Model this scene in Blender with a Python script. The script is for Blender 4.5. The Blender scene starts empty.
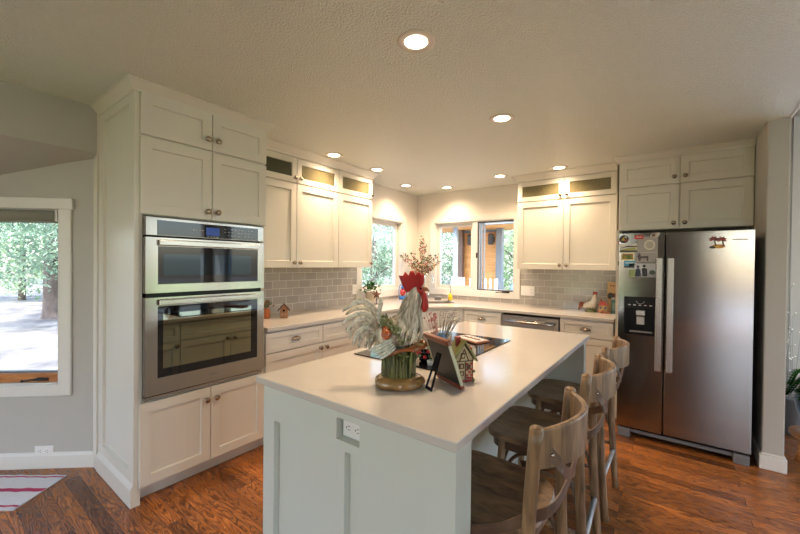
import bpy, bmesh, math, random
from mathutils import Vector, Matrix
from mathutils.geometry import tessellate_polygon
S = bpy.context.scene
C = S.collection
PI = math.pi
R = math.radians
random.seed(7)

# ------------------------------------------------------------------ camera, world, sun, exposure
cam = bpy.data.cameras.new('camera')
cam.sensor_width = 36.0
cam.lens = 36.0 * 366.93 / 800.0
cam.clip_start = 0.02
cam.clip_end = 200
camo = bpy.data.objects.new('camera', cam)
C.objects.link(camo)
yaw, pitch, roll = R(36.701), R(-0.5), R(0.5994)
fw = Vector((-math.sin(yaw) * math.cos(pitch), math.cos(yaw) * math.cos(pitch), math.sin(pitch)))
rt0 = Vector((math.cos(yaw), math.sin(yaw), 0))
up0 = rt0.cross(fw)
rt = rt0 * math.cos(roll) + up0 * math.sin(roll)
up = up0 * math.cos(roll) - rt0 * math.sin(roll)
mw = Matrix((rt, up, -fw)).transposed().to_4x4()
mw.translation = Vector((3.084, -4.5528, 1.4011))
camo.matrix_world = mw
S.camera = camo

w = bpy.data.worlds.new('sky')
S.world = w
w.use_nodes = True
wn = w.node_tree
wn.nodes.clear()
sky = wn.nodes.new('ShaderNodeTexSky')
sky.sky_type = 'NISHITA'
sky.sun_disc = False
sky.sun_elevation = R(52)
sky.sun_rotation = R(150)
sky.air_density = 1.0
sky.dust_density = 2.0
bg = wn.nodes.new('ShaderNodeBackground')
SKY_STRENGTH = 0.74
bg.inputs['Strength'].default_value = SKY_STRENGTH
out = wn.nodes.new('ShaderNodeOutputWorld')
wn.links.new(sky.outputs[0], bg.inputs[0])
wn.links.new(bg.outputs[0], out.inputs[0])

sun = bpy.data.lights.new('sun', 'SUN')
sun.energy = 7.5
sun.angle = R(0.6)
sun.color = (1.0, 0.96, 0.9)
suno = bpy.data.objects.new('sun', sun)
C.objects.link(suno)
suno.rotation_euler = Vector((-0.45, 0.55, -0.95)).to_track_quat('-Z', 'Y').to_euler()
suno.location = (4, -8, 12)

LAMP_W = 39.0
LAMP_COL = (1.0, 0.715, 0.465)
LENS_STRENGTH = 9.0
S.view_settings.view_transform = 'Standard'
S.view_settings.look = 'None'
S.view_settings.exposure = 0.66
S.view_settings.gamma = 1.0
S.view_settings.use_curve_mapping = False
S.cycles.use_denoising = True
S.cycles.max_bounces = 10
S.cycles.diffuse_bounces = 5
S.cycles.glossy_bounces = 4
S.cycles.transparent_max_bounces = 12
S.cycles.sample_clamp_indirect = 6.0
S.cycles.caustics_reflective = False
S.cycles.caustics_refractive = False


def portal(loc, direction, sx, sy):
    l = bpy.data.lights.new('window_daylight', 'AREA')
    l.shape = 'RECTANGLE'
    l.size, l.size_y = sx, sy
    l.cycles.is_portal = True
    o = bpy.data.objects.new('window_daylight', l)
    o.location = loc
    o.rotation_euler = Vector(direction).to_track_quat('-Z', 'Z').to_euler()
    C.objects.link(o)


portal((1.05, -8.55, 1.22), (0, 1, 0), 1.9, 2.3)
portal((4.55, -8.55, 1.25), (0, 1, 0), 1.3, 2.3)
portal((7.6, -3.95, 1.35), (-1, 0, 0), 1.9, 2.4)
portal((7.6, -0.8, 1.3), (-1, 0, 0), 1.2, 2.3)
portal((-1.3, -5.5, 1.15), (1, 0, 0), 1.3, 1.2)
portal((-0.62, -4.28, 1.15), (0.659, -0.752, 0), 1.0, 1.15)
portal((0.9, 0.2, 1.5), (0, -1, 0), 1.15, 1.0)
portal((-0.2, -0.8, 1.5), (1, 0, 0), 0.85, 1.0)
portal((5.45, 0.2, 1.4), (0, -1, 0), 2.8, 2.3)


# ------------------------------------------------------------------ materials
def new_mat(name):
    m = bpy.data.materials.new(name)
    m.use_nodes = True
    nt = m.node_tree
    return m, nt, nt.nodes['Principled BSDF']


def N(nt, kind, **kw):
    n = nt.nodes.new(kind)
    for k, v in kw.items():
        setattr(n, k, v)
    return n


def setin(n, **kw):
    for k, v in kw.items():
        n.inputs[k.replace('_', ' ')].default_value = v


def rgba(c):
    return (c[0], c[1], c[2], 1.0)


def flat(name, col, rough=0.5, metal=0.0, vary=0.06, scale=8.0, bump=0.0, bscale=60.0, coat=0.0, emit=None, spec=None, stretch=None, bdist=0.01):
    """Principled with slight procedural value variation (and bump)."""
    m, nt, b = new_mat(name)
    tc = N(nt, 'ShaderNodeTexCoord')
    src = tc.outputs['Object']
    if stretch:
        mp = N(nt, 'ShaderNodeMapping')
        mp.inputs['Scale'].default_value = stretch
        nt.links.new(src, mp.inputs[0])
        src = mp.outputs[0]
    no = N(nt, 'ShaderNodeTexNoise')
    setin(no, Scale=scale, Detail=4.0)
    nt.links.new(src, no.inputs['Vector'])
    mx = N(nt, 'ShaderNodeMix', data_type='RGBA')
    mx.inputs[6].default_value = rgba([max(0, c * (1 - vary)) for c in col])
    mx.inputs[7].default_value = rgba([min(1, c * (1 + vary)) for c in col])
    nt.links.new(no.outputs[0], mx.inputs[0])
    nt.links.new(mx.outputs[2], b.inputs['Base Color'])
    b.inputs['Roughness'].default_value = rough
    b.inputs['Metallic'].default_value = metal
    if coat:
        b.inputs['Coat Weight'].default_value = coat
        b.inputs['Coat Roughness'].default_value = 0.08
    if spec is not None:
        b.inputs['Specular IOR Level'].default_value = spec
    if bump:
        n2 = N(nt, 'ShaderNodeTexNoise')
        setin(n2, Scale=bscale, Detail=3.0)
        nt.links.new(src, n2.inputs['Vector'])
        bp = N(nt, 'ShaderNodeBump')
        bp.inputs['Strength'].default_value = bump
        bp.inputs['Distance'].default_value = bdist
        nt.links.new(n2.outputs[0], bp.inputs['Height'])
        nt.links.new(bp.outputs[0], b.inputs['Normal'])
    if emit:
        b.inputs['Emission Color'].default_value = rgba(emit[0])
        b.inputs['Emission Strength'].default_value = emit[1]
    return m


def math_n(nt, op, a=None, b=None, clamp=False):
    n = N(nt, 'ShaderNodeMath', operation=op, use_clamp=clamp)
    for i, v in enumerate((a, b)):
        if v is None:
            continue
        if isinstance(v, (int, float)):
            n.inputs[i].default_value = v
        else:
            nt.links.new(v, n.inputs[i])
    return n.outputs[0]


def ramp(nt, fac, stops):
    r = N(nt, 'ShaderNodeValToRGB')
    e = r.color_ramp.elements
    while len(e) < len(stops):
        e.new(0.5)
    for el, (p, c) in zip(e, stops):
        el.position = p
        el.color = rgba(c)
    nt.links.new(fac, r.inputs[0])
    return r.outputs[0]


def floor_mat():
    m, nt, b = new_mat('oak_planks')
    tc = N(nt, 'ShaderNodeTexCoord')
    br = N(nt, 'ShaderNodeTexBrick')
    br.offset = 0.37
    br.offset_frequency = 3
    br.inputs['Color1'].default_value = (0, 0, 0, 1)
    br.inputs['Color2'].default_value = (1, 1, 1, 1)
    br.inputs['Mortar'].default_value = (0.5, 0.5, 0.5, 1)
    setin(br, Scale=1.0, Mortar_Size=0.0012, Mortar_Smooth=0.2, Brick_Width=0.95, Row_Height=0.0762)
    nt.links.new(tc.outputs['Object'], br.inputs['Vector'])
    sep = N(nt, 'ShaderNodeSeparateXYZ')
    nt.links.new(tc.outputs['Object'], sep.inputs[0])
    tint = N(nt, 'ShaderNodeSeparateColor')
    nt.links.new(br.outputs['Color'], tint.inputs[0])
    t = tint.outputs[0]
    off = math_n(nt, 'MULTIPLY', t, 37.0)
    cx = math_n(nt, 'ADD', math_n(nt, 'MULTIPLY', sep.outputs[0], 2.2), off)
    cy = math_n(nt, 'ADD', math_n(nt, 'MULTIPLY', sep.outputs[1], 15.0), math_n(nt, 'MULTIPLY', off, 3.1))
    cb = N(nt, 'ShaderNodeCombineXYZ')
    nt.links.new(cx, cb.inputs[0])
    nt.links.new(cy, cb.inputs[1])
    n1 = N(nt, 'ShaderNodeTexNoise')
    setin(n1, Scale=1.2, Detail=2.0, Roughness=0.45)
    nt.links.new(cb.outputs[0], n1.inputs['Vector'])
    ring = math_n(nt, 'SINE', math_n(nt, 'MULTIPLY', n1.outputs[0], 80.0))
    ring = math_n(nt, 'MULTIPLY_ADD', ring, 0.5)
    ring.node.inputs[2].default_value = 0.5
    cb2 = N(nt, 'ShaderNodeCombineXYZ')
    nt.links.new(math_n(nt, 'MULTIPLY', sep.outputs[0], 6.0), cb2.inputs[0])
    nt.links.new(math_n(nt, 'MULTIPLY', sep.outputs[1], 160.0), cb2.inputs[1])
    n2 = N(nt, 'ShaderNodeTexNoise')
    setin(n2, Scale=1.0, Detail=3.0)
    nt.links.new(cb2.outputs[0], n2.inputs['Vector'])
    grain = math_n(nt, 'ADD', math_n(nt, 'MULTIPLY', ring, 0.55), math_n(nt, 'MULTIPLY', n2.outputs[0], 0.5))
    base = ramp(nt, grain, [(0.14, (0.055, 0.016, 0.006)), (0.42, (0.27, 0.09, 0.024)), (0.8, (0.46, 0.168, 0.045))])
    tone = ramp(nt, t, [(0.0, (0.42, 0.40, 0.42)), (0.25, (0.85, 0.85, 0.85)), (0.7, (1.0, 1.0, 1.0)), (1.0, (1.3, 1.25, 1.1))])
    mx = N(nt, 'ShaderNodeMix', data_type='RGBA', blend_type='MULTIPLY')
    mx.inputs[0].default_value = 1.0
    nt.links.new(base, mx.inputs[6])
    nt.links.new(tone, mx.inputs[7])
    mo = N(nt, 'ShaderNodeMix', data_type='RGBA')
    nt.links.new(br.outputs['Fac'], mo.inputs[0])
    nt.links.new(mx.outputs[2], mo.inputs[6])
    mo.inputs[7].default_value = (0.03, 0.012, 0.006, 1)
    nt.links.new(mo.outputs[2], b.inputs['Base Color'])
    b.inputs['Roughness'].default_value = 0.3
    rr = math_n(nt, 'MULTIPLY_ADD', grain, -0.12)
    rr.node.inputs[2].default_value = 0.36
    nt.links.new(rr, b.inputs['Roughness'])
    bp = N(nt, 'ShaderNodeBump')
    bp.inputs['Strength'].default_value = 0.25
    bp.inputs['Distance'].default_value = 0.003
    nt.links.new(math_n(nt, 'SUBTRACT', grain, math_n(nt, 'MULTIPLY', br.outputs['Fac'], 2.0)), bp.inputs['Height'])
    nt.links.new(bp.outputs[0], b.inputs['Normal'])
    return m


def tile_mat(name, axis):
    m, nt, b = new_mat(name)
    tc = N(nt, 'ShaderNodeTexCoord')
    sep = N(nt, 'ShaderNodeSeparateXYZ')
    nt.links.new(tc.outputs['Object'], sep.inputs[0])
    cb = N(nt, 'ShaderNodeCombineXYZ')
    nt.links.new(sep.outputs[axis], cb.inputs[0])
    nt.links.new(math_n(nt, 'ADD', sep.outputs[2], -0.915 + 0.077 * 20), cb.inputs[1])
    br = N(nt, 'ShaderNodeTexBrick')
    br.offset = 0.5
    br.inputs['Color1'].default_value = (0.335, 0.315, 0.285, 1)
    br.inputs['Color2'].default_value = (0.40, 0.375, 0.34, 1)
    br.inputs['Mortar'].default_value = (0.62, 0.60, 0.55, 1)
    setin(br, Scale=1.0, Mortar_Size=0.0022, Mortar_Smooth=0.1, Brick_Width=0.154, Row_Height=0.077)
    nt.links.new(cb.outputs[0], br.inputs['Vector'])
    nt.links.new(br.outputs['Color'], b.inputs['Base Color'])
    r = math_n(nt, 'MULTIPLY_ADD', br.outputs['Fac'], 0.5)
    r.node.inputs[2].default_value = 0.12
    nt.links.new(r, b.inputs['Roughness'])
    no = N(nt, 'ShaderNodeTexNoise')
    setin(no, Scale=14.0, Detail=2.0)
    nt.links.new(tc.outputs['Object'], no.inputs['Vector'])
    bp = N(nt, 'ShaderNodeBump')
    bp.inputs['Strength'].default_value = 0.35
    bp.inputs['Distance'].default_value = 0.004
    h = math_n(nt, 'SUBTRACT', math_n(nt, 'MULTIPLY', no.outputs[0], 0.5), br.outputs['Fac'])
    nt.links.new(h, bp.inputs['Height'])
    nt.links.new(bp.outputs[0], b.inputs['Normal'])
    return m


def quartz_mat():
    m, nt, b = new_mat('quartz')
    tc = N(nt, 'ShaderNodeTexCoord')
    n1 = N(nt, 'ShaderNodeTexNoise')
    setin(n1, Scale=2.2, Detail=6.0, Distortion=1.6)
    nt.links.new(tc.outputs['Object'], n1.inputs['Vector'])
    v = math_n(nt, 'ABSOLUTE', math_n(nt, 'SUBTRACT', n1.outputs[0], 0.5))
    col = ramp(nt, v, [(0.0, (0.55, 0.52, 0.485)), (0.02, (0.565, 0.53, 0.485)), (0.2, (0.578, 0.542, 0.497))])
    nt.links.new(col, b.inputs['Base Color'])
    b.inputs['Roughness'].default_value = 0.13
    return m


def steel_mat(name='stainless', col=(0.44, 0.415, 0.39), rough=0.2, axis=(1, 1, 160), bstr=0.005):
    m, nt, b = new_mat(name)
    tc = N(nt, 'ShaderNodeTexCoord')
    mp = N(nt, 'ShaderNodeMapping')
    mp.inputs['Scale'].default_value = axis
    nt.links.new(tc.outputs['Object'], mp.inputs[0])
    no = N(nt, 'ShaderNodeTexNoise')
    setin(no, Scale=6.0, Detail=4.0)
    nt.links.new(mp.outputs[0], no.inputs['Vector'])
    b.inputs['Base Color'].default_value = rgba(col)
    b.inputs['Metallic'].default_value = 1.0
    r = math_n(nt, 'MULTIPLY_ADD', no.outputs[0], 0.06)
    r.node.inputs[2].default_value = rough - 0.03
    nt.links.new(r, b.inputs['Roughness'])
    bp = N(nt, 'ShaderNodeBump')
    bp.inputs['Strength'].default_value = bstr
    bp.inputs['Distance'].default_value = 0.001
    nt.links.new(no.outputs[0], bp.inputs['Height'])
    nt.links.new(bp.outputs[0], b.inputs['Normal'])
    return m


def wood_mat(name, dark, light, stretch=(14, 14, 1.2), rough=0.42, scale=4.0, bump=0.15):
    m, nt, b = new_mat(name)
    tc = N(nt, 'ShaderNodeTexCoord')
    mp = N(nt, 'ShaderNodeMapping')
    mp.inputs['Scale'].default_value = stretch
    nt.links.new(tc.outputs['Object'], mp.inputs[0])
    no = N(nt, 'ShaderNodeTexNoise')
    setin(no, Scale=scale, Detail=6.0, Distortion=0.6)
    nt.links.new(mp.outputs[0], no.inputs['Vector'])
    n2 = N(nt, 'ShaderNodeTexNoise')
    setin(n2, Scale=5.0, Detail=2.0)
    nt.links.new(tc.outputs['Object'], n2.inputs['Vector'])
    f = math_n(nt, 'ADD', math_n(nt, 'MULTIPLY', no.outputs[0], 0.65), math_n(nt, 'MULTIPLY', n2.outputs[0], 0.35))
    col = ramp(nt, f, [(0.33, dark), (0.62, light)])
    nt.links.new(col, b.inputs['Base Color'])
    b.inputs['Roughness'].default_value = rough
    bp = N(nt, 'ShaderNodeBump')
    bp.inputs['Strength'].default_value = bump
    bp.inputs['Distance'].default_value = 0.003
    nt.links.new(no.outputs[0], bp.inputs['Height'])
    nt.links.new(bp.outputs[0], b.inputs['Normal'])
    return m


def pane_mat(name='window_glass', tint=(1, 1, 1)):
    m = bpy.data.materials.new(name)
    m.use_nodes = True
    nt = m.node_tree
    nt.nodes.clear()
    tr = N(nt, 'ShaderNodeBsdfTransparent')
    tr.inputs[0].default_value = rgba(tint)
    gl = N(nt, 'ShaderNodeBsdfGlossy')
    gl.inputs['Roughness'].default_value = 0.02
    lw = N(nt, 'ShaderNodeLayerWeight')
    lw.inputs[0].default_value = 0.5
    f5 = math_n(nt, 'POWER', lw.outputs['Facing'], 4.0)
    fo = math_n(nt, 'MULTIPLY_ADD', f5, 0.5)
    fo.node.inputs[2].default_value = 0.03
    mx = N(nt, 'ShaderNodeMixShader')
    o = N(nt, 'ShaderNodeOutputMaterial')
    nt.links.new(fo, mx.inputs[0])
    nt.links.new(tr.outputs[0], mx.inputs[1])
    nt.links.new(gl.outputs[0], mx.inputs[2])
    nt.links.new(mx.outputs[0], o.inputs[0])
    return m


def leaf_mat(name, c1, c2, transl=0.4, scale=1.5):
    m = bpy.data.materials.new(name)
    m.use_nodes = True
    nt = m.node_tree
    nt.nodes.clear()
    tc = N(nt, 'ShaderNodeTexCoord')
    no = N(nt, 'ShaderNodeTexNoise')
    setin(no, Scale=scale, Detail=3.0)
    nt.links.new(tc.outputs['Object'], no.inputs['Vector'])
    col = ramp(nt, no.outputs[0], [(0.35, c1), (0.65, c2)])
    d = N(nt, 'ShaderNodeBsdfDiffuse')
    t = N(nt, 'ShaderNodeBsdfTranslucent')
    nt.links.new(col, d.inputs[0])
    nt.links.new(col, t.inputs[0])
    mx = N(nt, 'ShaderNodeMixShader')
    mx.inputs[0].default_value = transl
    nt.links.new(d.outputs[0], mx.inputs[1])
    nt.links.new(t.outputs[0], mx.inputs[2])
    o = N(nt, 'ShaderNodeOutputMaterial')
    nt.links.new(mx.outputs[0], o.inputs[0])
    return m


M = {}
M['floor'] = floor_mat()
M['ceiling'] = flat('ceiling_texture_paint', (0.79, 0.81, 0.735), 0.30, vary=0.03, scale=30, bump=1.0, bscale=110, bdist=0.016)
M['rear_wall'] = flat('rear_wall_darkened', (0.17, 0.125, 0.095), 0.6)  # unseen rear wall, darkened so the refrigerator steel reflects less
M['wall'] = flat('greige_paint_dim', (0.47, 0.455, 0.42), 0.6, vary=0.02, bump=0.12, bscale=120)  # bay-side copy of the wall paint, dimmer light put into its colour
M['kitchen_wall'] = flat('greige_paint_lit', (0.70, 0.665, 0.60), 0.6, vary=0.02, bump=0.12, bscale=120)  # same wall paint, lighter: the brighter kitchen light is in its colour
M['trim'] = flat('white_trim_paint', (0.71, 0.695, 0.655), 0.35, vary=0.02)
M['cab'] = flat('cabinet_paint', (0.68, 0.655, 0.59), 0.34, vary=0.02, scale=5)
M['island'] = flat('island_paint', (0.60, 0.63, 0.58), 0.36, vary=0.02, scale=5)
M['dark_gap'] = flat('shadow_board', (0.05, 0.045, 0.04), 0.8)
M['quartz'] = quartz_mat()
M['tile_side'] = tile_mat('subway_tile_side', 1)
M['tile_back'] = tile_mat('subway_tile_back', 0)
M['steel'] = steel_mat()
M['steel_v'] = steel_mat('stainless_fridge', (0.25, 0.24, 0.23), 0.13, (1.2, 1.2, 120), 0.10)
M['steel_h'] = steel_mat('stainless_handle', (0.50, 0.47, 0.44), 0.24, (1, 1, 60))
M['chrome'] = flat('chrome', (0.75, 0.74, 0.72), 0.1, 1.0, vary=0.01)
M['nickel'] = flat('brushed_nickel', (0.34, 0.28, 0.22), 0.25, 1.0, vary=0.05)
M['black_glass'] = flat('black_glass', (0.010, 0.010, 0.012), 0.04, vary=0.0, coat=0.0, spec=0.5)
M['oven_glass'] = flat('oven_glass', (0.26, 0.26, 0.19), 0.03, 1.0, vary=0.0)
M['black'] = flat('black_plastic', (0.008, 0.008, 0.009), 0.25, spec=0.2)
M['grey_plastic'] = flat('grey_plastic', (0.16, 0.16, 0.165), 0.4)
M['silver_plastic'] = flat('silver_plastic', (0.45, 0.45, 0.45), 0.35, 0.3)
M['display'] = flat('blue_display', (0.01, 0.02, 0.06), 0.1, emit=((0.03, 0.10, 0.4), 0.25))
M['legend'] = flat('panel_legend', (0.5, 0.5, 0.5), 0.5)
M['cab_glass'] = flat('seeded_cabinet_glass', (0.155, 0.135, 0.07), 0.13, vary=0.25, scale=40, bump=0.2, bscale=70)
M['cab_glass_dark'] = flat('seeded_cabinet_glass_dark', (0.055, 0.06, 0.035), 0.13, vary=0.25, scale=40, bump=0.2, bscale=70)
M['pane'] = pane_mat()
M['clear'] = pane_mat('clear_glass', (0.9, 0.96, 0.98))
M['plate'] = flat('white_plastic', (0.78, 0.77, 0.75), 0.3)
M['slot'] = flat('slot_black', (0.02, 0.02, 0.02), 0.5)
M['bronze'] = flat('dark_bronze', (0.03, 0.028, 0.027), 0.4, 0.3)
M['sill_wood'] = wood_mat('orange_pine', (0.30, 0.10, 0.025), (0.55, 0.22, 0.06), (2, 2, 14))
M['stool'] = wood_mat('weathered_oak', (0.075, 0.042, 0.021), (0.32, 0.195, 0.10), (10, 10, 1.5), 0.38)
M['stool_seat'] = wood_mat('weathered_oak_seat', (0.065, 0.038, 0.020), (0.29, 0.18, 0.10), (3, 7, 7), 0.36)
M['strap'] = wood_mat('bent_strap', (0.06, 0.034, 0.022), (0.15, 0.09, 0.055), (3, 3, 6), 0.35)
M['shade'] = flat('grey_shade_fabric', (0.27, 0.27, 0.23), 0.8, bump=0.1, bscale=200)
M['lens'] = flat('lamp_lens', (0.9, 0.85, 0.75), 0.4, emit=((1.0, 0.80, 0.56), LENS_STRENGTH))
M['trimring'] = flat('lamp_trim', (0.72, 0.66, 0.58), 0.4)


# ------------------------------------------------------------------ mesh builder
WM = {}


def frame(O, U, Nn):
    """local (a, b, c): a along U, b up, c outward along N"""
    U, Nn, O = Vector(U).normalized(), Vector(Nn).normalized(), Vector(O)
    m = Matrix((U, Vector((0, 0, 1)), Nn)).transposed().to_4x4()
    m.translation = O
    return m


class MB:
    def __init__(self, mtx=None):
        self.v, self.f, self.mi, self.sm = [], [], [], []
        self.M = mtx or Matrix()
        self.m = 0
        self.smooth = False

    def add(self, vs, fs, smooth=None):
        o = len(self.v)
        self.v += [self.M @ Vector(p) for p in vs]
        for q in fs:
            self.f.append([i + o for i in q])
            self.mi.append(self.m)
            self.sm.append(self.smooth if smooth is None else smooth)
        return self

    def box(self, x0, x1, y0, y1, z0, z1):
        vs = [(x, y, z) for x in (x0, x1) for y in (y0, y1) for z in (z0, z1)]
        return self.add(vs, [(0, 1, 3, 2), (4, 6, 7, 5), (0, 4, 5, 1), (2, 3, 7, 6), (0, 2, 6, 4), (1, 5, 7, 3)], False)

    def rings(self, rings, cap=True, smooth=True, close=False):
        n = len(rings[0])
        vs = [p for r in rings for p in r]
        fs = []
        k = len(rings)
        for i in range(k - (0 if close else 1)):
            a, b = i * n, ((i + 1) % k) * n
            for j in range(n):
                fs.append((a + j, a + (j + 1) % n, b + (j + 1) % n, b + j))
        self.add(vs, fs, smooth)
        if cap and not close:
            self.add(rings[0], [tuple(range(n))], False)
            self.add(rings[-1], [tuple(range(n))], False)
        return self

    def tube(self, pts, rad, n=8, sx=1.0, sy=1.0, side=None, square=False, smooth=True):
        pts = [Vector(p) for p in pts]
        if not hasattr(rad, '__len__'):
            rad = [rad] * len(pts)
        out = []
        pu = None
        for i, p in enumerate(pts):
            t = (pts[min(i + 1, len(pts) - 1)] - pts[max(i - 1, 0)]).normalized()
            if side is not None:
                u = Vector(side)
            else:
                u = pu if pu is not None else (Vector((0, 0, 1)) if abs(t.z) < 0.9 else Vector((1, 0, 0)))
            u = (u - t * u.dot(t)).normalized()
            pu = u
            v = t.cross(u)
            if square:
                ang = [(1, 1), (-1, 1), (-1, -1), (1, -1)]
                out.append([p + u * (a * rad[i] * sx) + v * (b * rad[i] * sy) for a, b in ang])
            else:
                out.append([p + u * (math.cos(2 * PI * k / n) * rad[i] * sx) + v * (math.sin(2 * PI * k / n) * rad[i] * sy) for k in range(n)])
        return self.rings(out, True, smooth and not square)

    def lathe(self, prof, c=(0, 0, 0), ax=(0, 0, 1), n=24, cap=True, arc=None):
        ax = Vector(ax).normalized()
        c = Vector(c)
        u = ax.orthogonal().normalized()
        v = ax.cross(u)
        out = [[c + ax * z + (u * math.cos(2 * PI * k / n) + v * math.sin(2 * PI * k / n)) * max(r, 1e-5) for k in range(n)] for r, z in prof]
        return self.rings(out, cap, True)

    def ball(self, c, rx, ry=None, rz=None, n=16):
        ry = rx if ry is None else ry
        rz = rx if rz is None else rz
        c = Vector(c)
        k = max(6, n // 2)
        out = []
        for i in range(k + 1):
            a = -PI / 2 + PI * i / k
            r = max(math.cos(a), 1e-4)
            out.append([c + Vector((rx * r * math.cos(2 * PI * j / n), ry * r * math.sin(2 * PI * j / n), rz * math.sin(a))) for j in range(n)])
        return self.rings(out, False, True)

    def prism(self, poly, z0, z1, holes=()):
        loops = [list(poly)] + [list(h) for h in holes]
        flatp = [p for l in loops for p in l]
        tris = tessellate_polygon([[Vector((p[0], p[1], 0)) for p in l] for l in loops])
        n = len(flatp)
        self.add([(p[0], p[1], z) for z in (z0, z1) for p in flatp],
                 [tuple(t) for t in tris] + [tuple(i + n for i in reversed(t)) for t in tris], False)
        for l in loops:
            k = len(l)
            self.add([(p[0], p[1], z) for z in (z0, z1) for p in l], [(i, (i + 1) % k, (i + 1) % k + k, i + k) for i in range(k)], False)
        return self

    def leaf(self, p, d, nrm, L, W, curl=0.15):
        p, d, nrm = Vector(p), Vector(d).normalized(), Vector(nrm)
        s = d.cross(nrm)
        if s.length < 1e-4:
            s = d.orthogonal()
        s.normalize()
        nn = s.cross(d)
        self.add([p, p + d * L * .5 + s * W * .5 - nn * L * curl * .3, p + d * L - nn * L * curl, p + d * L * .5 - s * W * .5 - nn * L * curl * .3], [(0, 1, 2, 3)], False)
        return self

    def shaker(self, w, h, st=0.058, t=0.02, rec=0.012, hole=False, rails=None, a0=0.0, b0=0.0):
        """shaker door in the frame (a, b, c): back at c=0, front at c=t"""
        e = 0.004
        def loop(x, y, c, x2=None, y2=None):
            return [(a0 + x, b0 + y, c), (a0 + w - x, b0 + y, c), (a0 + w - x, b0 + h - y, c), (a0 + x, b0 + h - y, c)]
        L = [loop(0, 0, 0), loop(0, 0, t - .002), loop(.002, .002, t), loop(st, st, t), loop(st + e, st + e, t - rec)]
        if hole:
            L.append(loop(st + e, st + e, 0))
        vs = [p for l in L for p in l]
        fs = []
        for i in range(len(L) - 1):
            for j in range(4):
                fs.append((i * 4 + j, i * 4 + (j + 1) % 4, (i + 1) * 4 + (j + 1) % 4, (i + 1) * 4 + j))
        if hole:
            k = (len(L) - 1) * 4
            for j in range(4):
                fs.append((j, (j + 1) % 4, k + (j + 1) % 4, k + j))
        else:
            k = (len(L) - 1) * 4
            fs.append((k, k + 1, k + 2, k + 3))
            fs.append((3, 2, 1, 0))
        return self.add(vs, fs, False)

    def build(self, name, mats, parent=None, bevel=0.0, center=True, segs=1, subsurf=0, weld=True):
        if not isinstance(mats, (list, tuple)):
            mats = [mats]
        mats = [M[x] if isinstance(x, str) else x for x in mats]
        inv = Matrix()
        loc = Vector((0, 0, 0))
        if parent is not None:
            inv = WM[parent.name].inverted()
        elif center:
            xs = [p.x for p in self.v]; ys = [p.y for p in self.v]; zs = [p.z for p in self.v]
            loc = Vector(((min(xs) + max(xs)) / 2, (min(ys) + max(ys)) / 2, min(zs)))
            inv = Matrix.Translation(-loc)
        me = bpy.data.meshes.new(name)
        me.from_pydata([inv @ p for p in self.v], [], self.f)
        for m in mats:
            me.materials.append(m)
        for p, i, s in zip(me.polygons, self.mi, self.sm):
            p.material_index = i
            p.use_smooth = s
        bm = bmesh.new()
        bm.from_mesh(me)
        if weld:
            bmesh.ops.remove_doubles(bm, verts=bm.verts, dist=1e-6)
        bmesh.ops.recalc_face_normals(bm, faces=bm.faces)
        bm.to_mesh(me)
        bm.free()
        me.update()
        o = bpy.data.objects.new(name, me)
        C.objects.link(o)
        o.location = loc
        if parent is not None:
            o.parent = parent
            WM[o.name] = WM[parent.name].copy()
        else:
            WM[o.name] = Matrix.Translation(loc)
        if bevel:
            md = o.modifiers.new('bevel', 'BEVEL')
            md.width = bevel
            md.segments = segs
            md.limit_method = 'ANGLE'
            md.angle_limit = R(40)
        if subsurf:
            md = o.modifiers.new('sub', 'SUBSURF')
            md.levels = md.render_levels = subsurf
        return o


def tag(o, label, cat, group=None, kind=None):
    if label:
        o['label'] = label
    if cat:
        o['category'] = cat
    if group:
        o['group'] = group
    if kind:
        o['kind'] = kind
    return o


def thing(name, label, cat, loc=(0, 0, 0), rotz=0.0, group=None, kind=None):
    o = bpy.data.objects.new(name, None)
    o.empty_display_size = 0.1
    C.objects.link(o)
    o.location = loc
    o.rotation_euler = (0, 0, rotz)
    WM[o.name] = Matrix.Translation(Vector(loc)) @ Matrix.Rotation(rotz, 4, 'Z')
    return tag(o, label, cat, group, kind)


def struct(o):
    o['kind'] = 'structure'
    return o


def local(o):
    return MB(WM[o.name].copy())


def copy_tree(o, parent=None):
    c = o.copy()
    C.objects.link(c)
    if parent is not None:
        c.parent = parent
    for ch in list(o.children):
        copy_tree(ch, c)
    return c


def sample(pts, n):
    """Catmull-Rom through pts"""
    P = [Vector(p) for p in pts]
    P = [P[0] * 2 - P[1]] + P + [P[-1] * 2 - P[-2]]
    out = []
    for i in range(1, len(P) - 2):
        for k in range(n):
            t = k / n
            a, b, c, d = P[i - 1], P[i], P[i + 1], P[i + 2]
            out.append(0.5 * ((2 * b) + (c - a) * t + (2 * a - 5 * b + 4 * c - d) * t * t + (3 * b - a - 3 * c + d) * t ** 3))
    out.append(P[-2])
    return out


# ------------------------------------------------------------------ room shell
H = 2.42
AX, AY = -0.051, -3.782              # a point on the slanted bay wall
BD = Vector((-0.752, -0.659, 0)).normalized()
BN = Vector((0.659, -0.752, 0)).normalized()


def wall(name, fr, a0, a1, z0, z1, t, holes=(), mat='wall', ends=()):
    """wall slab behind the plane of frame fr (room side c=0), with rectangular openings"""
    mb = MB(fr)
    ca = sorted({a0, a1} | {x for h in holes for x in h[:2]})
    cz = sorted({z0, z1} | {x for h in holes for x in h[2:]})
    for i in range(len(ca) - 1):
        for j in range(len(cz) - 1):
            ma, mz = (ca[i] + ca[i + 1]) / 2, (cz[j] + cz[j + 1]) / 2
            if any(h[0] < ma < h[1] and h[2] < mz < h[3] for h in holes):
                continue
            mb.box(ca[i], ca[i + 1], cz[j], cz[j + 1], -t, 0)
    return struct(mb.build(name, mat, center=False))


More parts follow.
